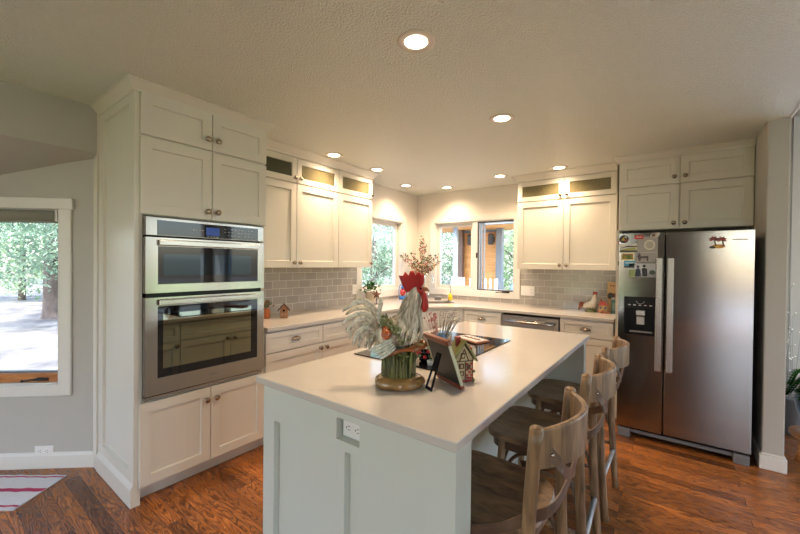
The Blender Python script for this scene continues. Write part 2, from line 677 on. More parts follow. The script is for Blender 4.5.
mb = MB().box(-1.6, 7.6, -8.6, 0.0, -0.12, 0.0)
struct(mb.build('floor', 'floor', center=False))
mb = MB().box(-0.15, 3.706, -8.6, 0.0, H, H + 0.2)
struct(mb.build('ceiling', 'ceiling', center=False))
mb = MB().box(3.706, 7.7, -8.6, 0.0, 3.0, 3.1)
mb.box(3.62, 3.706, -8.6, 0, H + 0.2, 3.1)
struct(mb.build('ceiling_living', 'ceiling', center=False))
# white corner bead along the ceiling's open edge
mb = MB().box(3.700, 3.712, -8.6, -0.985, H - 0.006, H + 0.006)
struct(mb.build('trim_ceiling_edge', 'trim', center=False))

WL = frame((0, 0, 0), (0, 1, 0), (1, 0, 0))          # left wall: a = Y
WB = frame((0, 0, 0), (1, 0, 0), (0, -1, 0))         # back wall: a = X
WY = frame((AX, AY, 0), -BD, BN)                     # bay wall: a = -s
LW = (-1.22, -0.385, 1.05, 1.985)                    # left window opening (Y0, Y1, Z0, Z1)
BW = (0.315, 1.482, 1.05, 1.985)                     # back window opening
SW = (3.99, 6.9, 0.2, 2.6)                          # living-room window opening
wall('wall_left', WL, -3.80, 0.15, -0.1, H, 0.15, [LW], 'kitchen_wall')
wall('wall_back', WB, -0.15, 7.7, -0.1, 3.1, 0.15, [BW, SW], 'kitchen_wall')
mb = MB()
hv = [(0, 2.115), (0, H), (-.15, H), (-.15, 2.07)]
mb.add([(x, y, z) for y in (-7.4, -3.80) for x, z in hv], [(0, 1, 2, 3), (7, 6, 5, 4), (0, 4, 5, 1), (1, 5, 6, 2), (2, 6, 7, 3), (3, 7, 4, 0)])
struct(mb.build('wall_header', 'wall', center=False))
wall('wall_bay', WY, -1.5, 0.065, -0.1, 2.3, 0.15, [(-1.25, -0.235, 0.565, 1.742)])
bx, by = AX + BD.x * 1.5, AY + BD.y * 1.5
wall('wall_bay_front', frame((bx, 0, 0), (0, 1, 0), (1, 0, 0)), by - 1.5, by + 0.1, -0.1, 2.1, 0.15, [(by - 1.4, by - 0.1, 0.565, 1.742)])
wall('wall_bay_far', frame((bx, by - 1.5, 0), (0.73, -0.68, 0), (0.68, 0.73, 0)), -0.1, 1.8, -0.1, 2.3, 0.15)
wall('wall_rear_side', WL, -8.6, -6.9, -0.1, H, 0.15, [(-8.4, -7.1, 0.05, 2.35)])  # unseen window opening added to send more daylight onto the ceiling
portal((-0.2, -7.75, 1.2), (1, 0, 0), 1.3, 2.3)
wall('wall_rear', frame((0, -8.5, 0), (-1, 0, 0), (0, 1, 0)), -7.7, 0.15, -0.1, 3.1, 0.15, [(-2.0, -0.1, 0.05, 2.38), (-5.2, -3.9, 0.05, 2.4)], 'rear_wall')
wall('wall_right', frame((7.55, 0, 0), (0, -1, 0), (-1, 0, 0)), 0, 8.6, -0.1, 3.1, 0.15, [(0.2, 1.4, 0.15, 2.45), (3.0, 4.9, 0.15, 2.6)])
mb = MB().box(3.595, 3.706, -0.985, -0.001, 0.0, H + 0.2)
mb.box(3.62, 3.706, -0.985, -0.001, H + 0.2, 3.0)
struct(mb.build('wall_partition', 'wall', center=False, bevel=0.006))
# sloped bay soffit
mb = MB()
zs = lambda x: 2.117 + 0.30 * x
q = [(-0.149, -3.735), (-0.149, -7.35), (-1.24, -6.33), (-1.24, -4.69)]
mb.add([(x, y, zs(x)) for x, y in q] + [(x, y, 2.45) for x, y in q], [(0, 1, 2, 3), (7, 6, 5, 4), (0, 4, 5, 1), (1, 5, 6, 2), (2, 6, 7, 3), (3, 7, 4, 0)])
mb.v = [Vector((p.x, p.y, p.z)) for p in mb.v]
bm_s = struct(mb.build('ceiling_bay', 'wall', center=False))

# baseboards
def baseboard(name, fr, a0, a1, h=0.10, t=0.014):
    mb = MB(fr)
    pr = [(0, 0), (t, 0), (t, h - 0.018), (t * .45, h - 0.004), (0.002, h), (0, h)]
    n = len(pr)
    mb.add([(a, b, c) for a in (a0, a1) for c, b in pr], [(i, (i + 1) % n, (i + 1) % n + n, i + n) for i in range(n)] + [tuple(range(n)), tuple(range(n, 2 * n))], False)
    return struct(mb.build(name, 'trim', center=False))


baseboard('baseboard_bay', WY, -1.5, 0.04, 0.105)
baseboard('baseboard_living', WB, 3.706, 7.5)
mb = MB()
o2 = 0.014
mb.prism([(3.595 - o2, -0.985 - o2), (3.706 + o2, -0.985 - o2), (3.706 + o2, -0.02), (3.595 - o2, -0.02)], 0, 0.095)
mb.prism([(3.595 - .006, -0.985 - .006), (3.706 + .006, -0.985 - .006), (3.706 + .006, -0.02), (3.595 - .006, -0.02)], 0.095, 0.112)
struct(mb.build('baseboard_partition', 'trim', center=False, bevel=0.004))

# tiled backsplash
mb = MB().box(0.0, 0.008, -2.965, -1.311, 0.915, 1.354).box(0.0, 0.008, -1.311, 0, 0.915, 0.957)
struct(mb.build('wall_tile_left', 'tile_side', center=False))
mb = MB().box(1.562, 2.66, -0.008, 0, 0.915, 1.354).box(0.008, 1.562, -0.008, 0, 0.915, 0.970)
struct(mb.build('wall_tile_back', 'tile_back', center=False))


# ------------------------------------------------------------------ windows
def casing(mb, o, w=0.09, t=0.018, cap=0.012):
    a0, a1, z0, z1 = o
    mb.box(a0 - w, a0, z0 - w, z1 + w, 0, t)
    mb.box(a1, a1 + w, z0 - w, z1 + w, 0, t)
    mb.box(a0, a1, z1, z1 + w, 0, t)
    mb.box(a0, a1, z0 - w, z0, 0, t)
    return mb


def jamb(mb, o, d0, d1, t=0.012):
    a0, a1, z0, z1 = o
    mb.box(a0, a0 + t, z0, z1, d0, d1).box(a1 - t, a1, z0, z1, d0, d1)
    mb.box(a0 + t, a1 - t, z0, z0 + t, d0, d1).box(a0 + t, a1 - t, z1 - t, z1, d0, d1)
    return mb


def ring(mb, a0, a1, z0, z1, s, d0, d1):
    mb.box(a0, a0 + s, z0, z1, d0, d1).box(a1 - s, a1, z0, z1, d0, d1)
    mb.box(a0 + s, a1 - s, z0, z0 + s, d0, d1).box(a0 + s, a1 - s, z1 - s, z1, d0, d1)
    return mb


def crank(fr, a, b, c, parent, mat='bronze', s=1.0):
    mb = MB(fr)
    mb.tube([(a - .055 * s, b + .006, c), (a - .02 * s, b + .012, c + .004), (a + .05 * s, b + .010, c + .004)], [.008, .013, .010], 8, 0.7, 1)
    mb.tube([(a - .02 * s, b + .014, c + .012), (a - .07 * s, b + .010, c + .02), (a - .115 * s, b + .002, c + .022)], [.006, .005, .006], 8)
    mb.ball((a - .118 * s, b + .004, c + .022), .009)
    return mb.build('crank_handle', mat, parent)


# back window: fixed sash on the left, casement with screen on the right
w1 = thing('window_1', None, None, (0.885, 0, 0.96), kind='structure')
casing(MB(WB), BW, 0.078).build('casing', 'trim', w1, 0.003)
mb = jamb(MB(WB), BW, -0.15, 0.0)
mb.box(0.905, 0.975, 1.062, 1.973, -0.10, 0.0)
mb.build('jamb', 'trim', w1, 0.002)
ring(MB(WB), 0.327, 0.905, 1.062, 1.973, 0.045, -0.10, -0.055).build('sash', 'trim', w1, 0.003)
MB(WB).box(0.372, 0.86, 1.107, 1.928, -0.08, -0.075).build('pane', 'pane', w1)
ring(MB(WB), 0.975, 1.470, 1.062, 1.973, 0.010, -0.028, -0.018).build('screen_frame', 'bronze', w1)
mb = MB(WB).box(1.035, 1.052, 1.062, 1.973, -0.085, -0.055)
ring(mb, 0.989, 1.470, 1.062, 1.973, 0.016, -0.10, -0.06)
mb.build('sash', flat('sash_grey', (.36, .39, .42), .4), w1, 0.002)
MB(WB).box(1.0, 1.46, 1.075, 1.96, -0.08, -0.075).build('pane', 'pane', w1)
crank(WB, 1.38, 1.045, 0.018, w1)
MB(WB).box(0.962, 0.982, 1.49, 1.56, 0.0, 0.014).build('latch', 'bronze', w1, 0.003)

# left window
w2 = thing('window_2', None, None, (0, -0.80, 0.96), kind='structure')
casing(MB(WL), LW).build('casing', 'trim', w2, 0.003)
jamb(MB(WL), LW, -0.15, 0.0).build('jamb', 'trim', w2, 0.002)
ring(MB(WL), -1.208, -0.397, 1.062, 1.973, 0.05, -0.11, -0.06).build('sash', 'trim', w2, 0.003)
MB(WL).box(-1.158, -0.447, 1.112, 1.923, -0.088, -0.083).build('pane', 'pane', w2)

# bay window: white casing, pine sash
w3 = thing('window_3', None, None, (AX + BD.x * .74, AY + BD.y * .74, 0.48), kind='structure')
BO = (-1.25, -0.235, 0.565, 1.742)
mb = casing(MB(WY), BO, 0.075, 0.018)
mb.box(-1.34, -0.145, 1.742 + 0.0, 1.742 + 0.072, 0, 0.026)
mb.build('casing', 'trim', w3, 0.003)
jamb(MB(WY), BO, -0.15, 0.0, 0.008).build('jamb', 'trim', w3)
MB(WY).box(-1.242, -0.243, 0.573, 0.632, -0.09, -0.02).box(-1.242, -0.243, 1.69, 1.734, -0.09, -0.02).build('sash', 'sill_wood', w3, 0.003)
mb = ring(MB(WY), -1.242, -0.244, 0.632, 1.69, 0.009, -0.075, -0.045)
mb.box(-0.72, -0.69, 0.631, 1.70, -0.08, -0.04)
mb.build('glazing_bead', 'grey_plastic', w3)
MB(WY).box(-1.2, -0.245, 0.62, 1.69, -0.066, -0.061).build('pane', 'pane', w3)
crank(WY, -0.37, 0.583, -0.02, w3, 'bronze', 0.9)
sh = thing('roller_shade', 'grey fabric roller shade rolled up at the top of the bay window', 'window shade', (AX + BD.x * .74, AY + BD.y * .74, 1.652))
mb = MB(WY)
mb.tube([(-1.23, 1.697, -0.008), (-0.262, 1.697, -0.008)], 0.04, 16)
mb.build('fabric_roll', 'shade', sh)
MB(WY).box(-0.262, -0.247, 1.66, 1.735, -0.03, 0.015).build('bracket', 'trim', sh)
MB(WY).box(-1.23, -0.265, 1.652, 1.665, -0.045, 0.02).build('hem_bar', 'shade', sh, 0.003)

# living-room window beside the partition
w4 = thing('window_4', None, None, (4.85, 0, 0.11), kind='structure')
casing(MB(WB), SW, 0.10, 0.02).build('casing', 'trim', w4, 0.003)
jamb(MB(WB), SW, -0.15, 0).build('jamb', 'trim', w4)
mb = ring(MB(WB), 4.002, 6.888, 0.212, 2.588, 0.05, -0.10, -0.05)
mb.box(5.42, 5.47, .26, 2.54, -.10, -.05)
mb.build('sash', 'trim', w4)
MB(WB).box(4.05, 6.84, 0.26, 2.54, -0.078, -0.073).build('pane', 'pane', w4)


# ------------------------------------------------------------------ hardware helpers
def knob(fr, a, b, c, parent, mat='nickel'):
    mb = MB(fr)
    mb.lathe([(0.010, 0), (0.007, 0.003), (0.006, 0.012), (0.011, 0.016), (0.0175, 0.021), (0.0185, 0.025), (0.0145, 0.030), (0.005, 0.0325), (0.0, 0.033)], (a, b, c), (0, 0, 1), 16)
    return mb.build('knob', mat, parent)


def cup_pull(fr, a, b, c, parent):
    mb = MB(fr)
    W, Hh, D = 0.048, 0.032, 0.024
    out = []
    for i in range(13):
        t = PI * i / 12
        row = []
        for j in range(7):
            s = (PI / 2) * j / 6
            row.append((a - W * math.cos(t) * (0.35 + 0.65 * math.cos(s) ** .5 if j < 6 else 0.35), b - 0.012 + Hh * math.sin(t) * math.cos(s), c + D * math.sin(s) * math.sin(t) ** 0.6))
        out.append(row)
    vs = [p for r in out for p in r]
    fs = [(i * 7 + j, i * 7 + j + 1, i * 7 + j + 8, i * 7 + j + 7) for i in range(12) for j in range(6)]
    mb.add(vs, fs, True)
    o = mb.build('cup_pull', 'nickel', parent)
    md = o.modifiers.new('solid', 'SOLIDIFY')
    md.thickness = 0.002
    return o


def door(parent, fr, a0, a1, b0, b1, kn=None, mat='cab', name='door', pull=False, glass=None, st=0.058, label=None):
    mb = MB(fr)
    mb.shaker(a1 - a0, b1 - b0, st, hole=bool(glass), a0=a0, b0=b0)
    d = mb.build(name, mat, parent)
    if glass:
        MB(fr).box(a0 + st - .002, a1 - st + .002, b0 + st - .002, b1 - st + .002, 0.006, 0.010).build('glass_pane', glass, d)
    if kn:
        knob(fr, kn[0], kn[1], 0.02, d)
    if pull:
        cup_pull(fr, (a0 + a1) / 2, (b0 + b1) / 2, 0.02, d)
    if label:
        d['label'] = label
    return d


def crown(pts_out, z0, z1, proj, name, parent, mat='cab'):
    """crown along a polyline of (x, y, nx, ny): bottom edge at the face, top edge pushed out by proj"""
    mb = MB()
    prof = [(-0.012, z0), (0.006, z0), (0.010, z0 + 0.012), (proj - 0.008, z1 - 0.010), (proj, z1 - .006), (proj, z1), (-0.012, z1)]
    out = [[(x + nx * d, y + ny * d, z) for d, z in prof] for x, y, nx, ny in pts_out]
    mb.rings(out, True, False)
    return mb.build(name, mat, parent)


# ------------------------------------------------------------------ oven tower
FX = frame((0.64, 0, 0), (0, 1, 0), (1, 0, 0))       # left run fronts, a = Y
tw = thing('oven_cabinet', 'tall floor-to-ceiling cream cabinet tower holding the double wall oven', 'cabinet', (0.32, -3.38, 0))
mb = MB()
mb.box(0.002, 0.64, -3.768, -2.965, 1.668, 2.40)
mb.box(0.002, 0.64, -3.768, -2.965, 0.085, 0.588)
mb.box(0.002, 0.64, -2.99, -2.965, 0.588, 1.668)
mb.box(0.002, 0.02, -3.768, -2.99, 0.588, 1.668)
mb.box(0.02, 0.64, -3.768, -3.7485, 0.588, 1.668)
mb.build('carcass', 'cab', tw)
MB().box(0.05, 0.575, -3.768, -2.967, 0, 0.085).build('toe_kick', 'cab', tw)
TS = frame((0.002, -3.768, 0), (1, 0, 0), (0, -1, 0))
mb = MB(TS)
mb.shaker(0.640, 2.40 - 0.10, 0.088, 0.022, 0.016, b0=0.10)
mb.build('side_panel', 'cab', tw)
mb = MB(TS)
pr = [(0, 0), (0.036, 0), (0.036, 0.10), (0.028, 0.118), (0.022, 0.128), (0, 0.128)]
n = len(pr)
mb.add([(a, b, c) for a in (0.012, 0.642) for c, b in pr], [(i, (i + 1) % n, (i + 1) % n + n, i + n) for i in range(n)] + [tuple(range(n)), tuple(range(n, 2 * n))], False)
mb.box(0.618, 0.642, 0, 0.1, -.012, 0.0)
mb.build('base_moulding', 'cab', tw)
crown([(0.004, -3.79, 0, -1), (0.645, -3.79, 1, -1), (0.645, -2.965, 1, 1), (0.42, -2.965, 0, 1)], 2.362, H - .001, 0.050, 'crown_moulding', tw)
ys = -3.363
for b0, b1, kz in ((2.126, 2.362, 2.19), (1.672, 2.112, 1.724), (0.102, 0.582, 0.506)):
    door(tw, FX, -3.764, ys - .002, b0, b1, (ys - 0.032, kz))
    door(tw, FX, ys + .002, -2.967, b0, b1, (ys + 0.032, kz))

# double wall oven
ov = thing('double_wall_oven', 'stainless double wall oven with black glass doors in the cabinet tower', 'oven', (0.4, -3.37, 0.60))
FO = frame((0.64, 0, 0), (0, 1, 0), (1, 0, 0))
MB().box(0.12, 0.64, -3.73, -3.01, 0.605, 1.655).build('oven_body', 'black', ov)
Y0, Y1 = -3.747, -2.996
mb = MB(FO).box(Y0, Y1, 1.550, 1.660, 0.002, 0.035)
p = mb.build('control_panel', 'steel', ov, 0.004, segs=2)
MB(FO).box(-3.686, -3.042, 1.555, 1.642, 0.034, 0.037).build('control_glass', 'black_glass', p)
MB(FO).box(-3.408, -3.322, 1.57, 1.622, 0.0365, 0.0385).build('display', 'display', p)
mb = MB(FO)
for i in range(4):
    mb.box(-3.402 + i * .02, -3.39 + i * .02, 1.561, 1.5645, .0368, .0376)
    mb.box(-3.49 + i * .018, -3.478 + i * .018, 1.598, 1.6005, .0368, .0376)
for i in range(9):
    for j in range(3):
        if (i * 3 + j) % 5:
            mb.box(-3.29 + i * .024, -3.278 + i * .024, 1.577 + j * .021, 1.5795 + j * .021, .0368, .0376)
mb.build('button_legend', 'legend', p)


M['microwave_glass'] = flat('microwave_glass', (0.045, 0.058, 0.07), 0.03, 1.0, vary=0.0)


def oven_door(z0, z1, g0, g1, h0, h1, logo):
    mb = MB(FO)
    ringb = MB(FO)
    ring2 = [(Y0, Y1, z0, z1)]
    # door slab with a window opening
    a0, a1 = -3.684, -3.046
    ringb.box(Y0, a0, z0, z1, 0.004, 0.042).box(a1, Y1, z0, z1, 0.004, 0.042)
    ringb.box(a0, a1, z0, g0, 0.004, 0.042).box(a0, a1, g1, z1, 0.004, 0.042)
    d = ringb.build('oven_door', 'steel', ov)
    MB(FO).box(a0 - .001, a1 + .001, g0 - .001, g1 + .001, 0.01, 0.038).build('door_glass', 'black_glass', d)
    MB(FO).box(a0 + .03, a1 - .048, g0 + .05, g1 - .045, 0.0375, 0.0388).build('inner_window', 'oven_glass' if logo else 'microwave_glass', d)
    mb = MB(FO)
    mb.box(a0, a1, h0, h1, 0.052, 0.068)
    for a in (a0 + .03, a1 - .03):
        mb.box(a - .02, a + .02, h0 + .004, h1 - .004, 0.042, 0.053)
    mb.build('handle', 'steel_h', d, .006, segs=3)
    if logo:
        MB(FO).box(-3.385, -3.335, z0 + .047, z0 + .052, 0.042, 0.0426).build('badge', 'grey_plastic', d)


oven_door(1.216, 1.540, 1.266, 1.490, 1.493, 1.528, False)
oven_door(0.622, 1.190, 0.719, 1.138, 1.144, 1.178, True)
MB(FO).box(Y0, Y1, 0.597, 0.614, 0.002, 0.03).build('bottom_trim', 'steel', ov)
MB(FO).box(Y0 + .01, Y1 - .01, 1.190, 1.216, 0.0, 0.02).build('vent_strip', 'black', ov)

# ------------------------------------------------------------------ left upper cabinets
FU = frame((0.325, 0, 0), (0, 1, 0), (1, 0, 0))


def upper(name, label, fr, a0, a1, splits, knobs, body, zc=2.352, crown_pts=None, glassmats=None):
    t = thing(name, label, 'cabinet', ((body[0] + body[1]) / 2, (body[2] + body[3]) / 2, 1.356))
    MB().box(*body, 1.356, zc + .04).build('carcass', 'cab', t)
    for (s0, s1), (kl, kh), g in zip(splits, knobs, glassmats):
        door(t, fr, s0 + .002, s1 - .002, 1.358, 2.112, (kl, 1.402))
        door(t, fr, s0 + .002, s1 - .002, 2.122, 2.347, (kl, 2.162), glass=g, name='glass_door', st=0.05)
    crown(crown_pts, zc - .002, H - .001, 0.055, 'crown_moulding', t)
    return t


upper('upper_cabinet', 'cream wall cabinet right of the oven tower with two doors under glass lights', FU, -2.965, -1.93,
      [(-2.96, -2.449), (-2.449, -1.931)], [(-2.480, 0), (-2.418, 0)], (0.002, 0.325, -2.963, -1.930),
      crown_pts=[(0.345, -2.963, 1, 0), (0.345, -1.930, 1, 0)], glassmats=['cab_glass_dark', 'cab_glass'])
upper('upper_cabinet', 'cream one-door wall cabinet beside the left kitchen window', FU, -1.93, -1.41,
      [(-1.929, -1.411)], [(-1.440, 0)], (0.002, 0.325, -1.929, -1.410),
      crown_pts=[(0.345, -1.929, 1, 0), (0.345, -1.41, 1, 1), (0.03, -1.41, 0, 1)], glassmats=['cab_glass'])
# back upper
FBU = frame((0, -0.325, 0), (1, 0, 0), (0, -1, 0))
upper('upper_cabinet', 'cream two-door wall cabinet with glass lights between window and refrigerator', FBU, 1.63, 2.625,
      [(1.631, 2.131), (2.131, 2.625)], [(2.098, 0), (2.164, 0)], (1.630, 2.628, -0.325, -0.002),
      crown_pts=[(1.630, -0.03, -1, 0), (1.630, -0.345, -1, -1), (2.628, -0.345, 0, -1)], glassmats=['cab_glass', 'cab_glass'])

# ------------------------------------------------------------------ base cabinets, left run
G = 'base cabinets along the walls'


def base_unit(label, a0, a1, kside, hidden=False):
    t = thing('base_cabinet', label, 'cabinet', (0.32, (a0 + a1) / 2, 0))
    MB().box(0.002, 0.64, a0, a1 - .001, 0.10, 0.883).build('carcass', 'cab', t)
    MB().box(0.05, 0.57, a0, a1 - .001, 0, 0.10).build('toe_kick', 'cab', t)
    door(t, FX, a0 + .003, a1 - .003, 0.719, 0.868, name='drawer', pull=True, st=0.04)
    door(t, FX, a0 + .003, a1 - .003, 0.106, 0.710, ((a1 - .035) if kside > 0 else (a0 + .035), 0.675))
    return t


base_unit('cream base cabinet with drawer and door right beside the oven tower', -2.963, -2.405, 1)
base_unit('cream base cabinet, second along the left wall from the oven tower', -2.405, -1.76, -1)
base_unit('cream base cabinet hidden mostly behind the rooster, next to the corner sink', -1.76, -1.112, 1)
# corner sink base with a slanted front
t = thing('sink_cabinet', 'cream corner sink base cabinet with a slanted front', 'cabinet', (0.5, -0.5, 0))
MB().prism([(0.002, -1.110), (0.64, -1.110), (1.108, -0.642), (1.108, -0.01), (0.01, -0.01)], 0.10, 0.70).prism([(0.64, -1.110), (1.108, -0.642), (1.09, -.62), (0.62, -1.09)], 0.70, 0.883).build('carcass', 'cab', t)
MB().prism([(0.05, -1.108), (0.57, -1.108), (1.106, -0.572), (1.106, -0.05), (0.05, -0.05)], 0, 0.10).build('toe_kick', 'cab', t)
FD = frame((0.64, -1.110, 0), (1, 1, 0), (1, -1, 0))
LD = 0.468 * math.sqrt(2)
door(t, FD, 0.012, LD - .012, 0.719, 0.868, name='false_drawer_front', st=0.04)
door(t, FD, 0.012, LD / 2 - .002, 0.106, 0.710, (LD / 2 - .035, .675))
door(t, FD, LD / 2 + .002, LD - .012, 0.106, 0.710, (LD / 2 + .035, .675))
# back run
FB = frame((0, -0.64, 0), (1, 0, 0), (0, -1, 0))


def base_back(label, a0, a1):
    t = thing('base_cabinet', label, 'cabinet', ((a0 + a1) / 2, -0.32, 0))
    MB().box(a0, a1 - .001, -0.64, -0.01, 0.10, 0.883).build('carcass', 'cab', t)
    MB().box(a0, a1 - .001, -0.57, -0.05, 0, 0.10).build('toe_kick', 'cab', t)
    door(t, FB, a0 + .003, a1 - .003, 0.712, 0.866, name='drawer', pull=True, st=0.04)
    door(t, FB, a0 + .003, a1 - .003, 0.106, 0.703, (a0 + .04, .67))
    return t


base_back('cream base cabinet between the corner sink and the dishwasher', 1.112, 1.574)
base_back('cream base cabinet between the dishwasher and the refrigerator', 2.180, 2.648)
t = thing('dishwasher', 'stainless dishwasher built under the back counter', 'dishwasher', (1.876, -0.32, 0))
MB().box(1.580, 2.174, -0.62, -0.02, 0.10, 0.87).build('dishwasher_body', 'black', t)
MB().box(1.585, 2.17, -0.57, -0.05, 0.0, 0.10).build('toe_kick', 'black', t)
MB(FB).box(1.582, 2.172, 0.11, 0.862, -0.019, 0.022).build('door', 'steel', t, 0.004)
mb = MB(FB)
mb.tube([(1.62, 0.80, 0.058), (2.134, 0.80, 0.058)], 0.013, 10)
for a in (1.64, 2.114):
    mb.tube([(a, 0.80, 0.02), (a, 0.80, 0.058)], 0.009, 8)
mb.build('handle', 'steel_h', t)

# perimeter countertop with sink cut-out
def sinkpt(u, v):
    return (0.545 + (u + v) * 0.7071, -0.545 + (u - v) * 0.7071)   # u along the front edge, v toward the room


sink_hole = [sinkpt(-.33, -.17), sinkpt(.33, -.17), sinkpt(.33, .20), sinkpt(-.33, .20)]
mb = MB().prism([(0.008, -2.962), (0.685, -2.962), (0.685, -1.125), (1.125, -0.685), (2.652, -0.685), (2.652, -0.008), (0.008, -0.008)], 0.885, 0.915, [sink_hole])
tag(mb.build('countertop', 'quartz', None, 0.003), 'white quartz countertop running along the left and back walls', 'countertop')
mb = MB()
for q in range(4):
    pass
hp = [sinkpt(-.335, -.175), sinkpt(.335, -.175), sinkpt(.335, .205), sinkpt(-.335, .205)]
mb.prism(hp, 0.715, 0.722)
for i in range(4):
    a, b = Vector(hp[i]), Vector(hp[(i + 1) % 4])
    d = (b - a).normalized()
    nn = Vector((-d.y, d.x)) * 0.006
    c0 = (Vector(sinkpt(0, .015)) - a).dot(nn)
    if c0 < 0:
        nn = -nn
    mb.prism([a, b, b + nn, a + nn], 0.715, 0.884)
tag(mb.build('sink', 'steel_h'), 'stainless undermount sink sunk into the corner countertop', 'sink')

# ------------------------------------------------------------------ refrigerator surround
FF = frame((0, -0.509, 0), (1, 0, 0), (0, -1, 0))
t = thing('refrigerator_cabinet', 'cream cabinet with four doors and knobs above the refrigerator', 'cabinet', (3.12, -0.26, 1.73))
MB().box(2.660, 3.594, -0.509, -0.002, 1.734, 2.40).build('carcass', 'cab', t)
for b0, b1, kz in ((2.134, 2.368, 2.190), (1.736, 2.122, 1.785)):
    door(t, FF, 2.664, 3.115, b0, b1, (3.079, kz), st=0.062)
    door(t, FF, 3.120, 3.590, b0, b1, (3.156, kz), st=0.062)
crown([(2.660, -0.412, -1, 0), (2.660, -0.529, -1, -1), (3.594, -0.529, 0, -1)], 2.368, H - .001, 0.055, 'crown_moulding', t)
tag(MB().box(2.660, 2.684, -0.66, -0.002, 0, 1.733).build('end_panel', 'cab'), 'narrow cream end panel between the counter and the refrigerator', 'cabinet panel')

# ------------------------------------------------------------------ refrigerator
fr_ = thing('refrigerator', 'stainless side-by-side refrigerator with a black water dispenser', 'refrigerator', (3.13, -0.64, 0))
MB().box(2.727, 3.531, -0.965, -0.20, 0.035, 1.655).build('cabinet_body', 'grey_plastic', fr_)
FR = frame((0, -1.03, 0), (1, 0, 0), (0, -1, 0))
mb = MB(FR)
DX = (2.762, 2.986, 0.848, 1.153)
a0, a1, z0, z1 = 2.721, 3.025, 0.088, 1.668
mb.box(a0, DX[0], z0, z1, -0.06, 0).box(DX[1], a1, z0, z1, -0.06, 0).box(DX[0], DX[1], z0, DX[2], -0.06, 0).box(DX[0], DX[1], DX[3], z1, -0.06, 0)
dl = mb.build('freezer_door', 'steel_v', fr_)
mb = MB(FR)
mb.box(DX[0], DX[1], DX[2], DX[3], -0.058, -0.052)
mb.box(DX[0], DX[0] + .012, DX[2], DX[3], -0.055, 0.003).box(DX[1] - .012, DX[1], DX[2], DX[3], -0.055, 0.003)
mb.box(DX[0] + .012, DX[1] - .012, 1.055, DX[3], -0.055, 0.003).box(DX[0] + .012, DX[1] - .012, DX[2], DX[2] + .02, -0.055, 0.004)
dsp = mb.build('water_dispenser', 'black', dl, 0.003)
mb = MB(FR)
mb.box(2.845, 2.905, 1.005, 1.045, -0.045, 0.0).box(2.848, 2.902, 0.93, 0.995, -0.05, -0.02)
mb.box(2.80, 2.955, 0.868, 0.874, -0.05, 0.0)
mb.build('paddle', 'silver_plastic', dl, 0.004)
mb = MB(FR)
for i in range(5):
    mb.box(2.79 + i * .036, 2.808 + i * .036, 1.085, 1.091, 0.003, 0.0036)
for i in range(12):
    an0, an1 = PI * i / 11, 0
    mb.box(2.873 + .026 * math.cos(an0) - .002, 2.873 + .026 * math.cos(an0) + .002, 1.118 - .02 * math.sin(an0), 1.121 - .02 * math.sin(an0), .003, .0036)
mb.build('dispenser_legend', 'legend', dl)
MB(FR).box(3.035, 3.537, z0, z1, -0.06, 0).build('refrigerator_door', 'steel_v', fr_, 0.004, segs=2)
for nm, b0, b1 in (('a', 2.973, 3.017), ('b', 3.044, 3.088)):
    mb = MB(FR)
    mb.box(b0, b1, 0.585, 1.468, 0.036, 0.056)
    mb.box(b0 + .006, b1 - .006, 0.60, 0.66, 0.0, 0.037).box(b0 + .006, b1 - .006, 1.39, 1.455, 0.0, 0.037)
    mb.build('handle', 'steel_h', fr_, 0.006, segs=2)
mb = MB(FR).box(2.725, 3.533, 0.035, 0.080, -0.085, -0.03)
mb.build('base_grille', 'black', fr_)
MB(FR).box(2.80, 3.45, 0.042, 0.066, -0.03, -0.022).build('grille_bar', 'grey_plastic', fr_)
for a in (2.727, 3.443):
    MB(FR).box(a, a + .088, 0.0, 0.072, -0.10, -0.004).build('foot_cover', 'grey_plastic', fr_, 0.004)
for a in (2.74, 3.46):
    MB().box(a, a + .06, -0.99, -0.90, 1.655, 1.685).build('hinge_cover', 'black', fr_, 0.003)
MB(FR).box(3.42, 3.50, 1.595, 1.603, 0, 0.0015).build('badge', 'silver_plastic', fr_)

# cards and magnets on the freezer door
def card(name, label, cat, a0, a1, b0, b1, base, shapes=(), t=0.0015, c0=0.0005, grp=None):
    mats = [flat(name + '_paper', base, 0.5, vary=0.05)]
    mb = MB(FR)
    mb.box(a0, a1, b0, b1, c0, c0 + t)
    cols = {}
    for col, poly in shapes:
        if col not in cols:
            cols[col] = len(mats)
            mats.append(flat(name + '_print', col, 0.5, vary=0.15, scale=60))
        mb.m = cols[col]
        k = len(mb.v) * 1e-7
        mb.add([(a0 + x * (a1 - a0), b0 + y * (b1 - b0), c0 + t + .0003 + k) for x, y in poly], [tuple(range(len(poly)))])
    return tag(mb.build(name, mats, weld=False), label, cat, grp)


def rect(x0, y0, x1, y1):
    return [(x0, y0), (x1, y0), (x1, y1), (x0, y1)]


def disc(x, y, rx, ry, n=14):
    return [(x + rx * math.cos(2 * PI * i / n), y + ry * math.sin(2 * PI * i / n)) for i in range(n)]


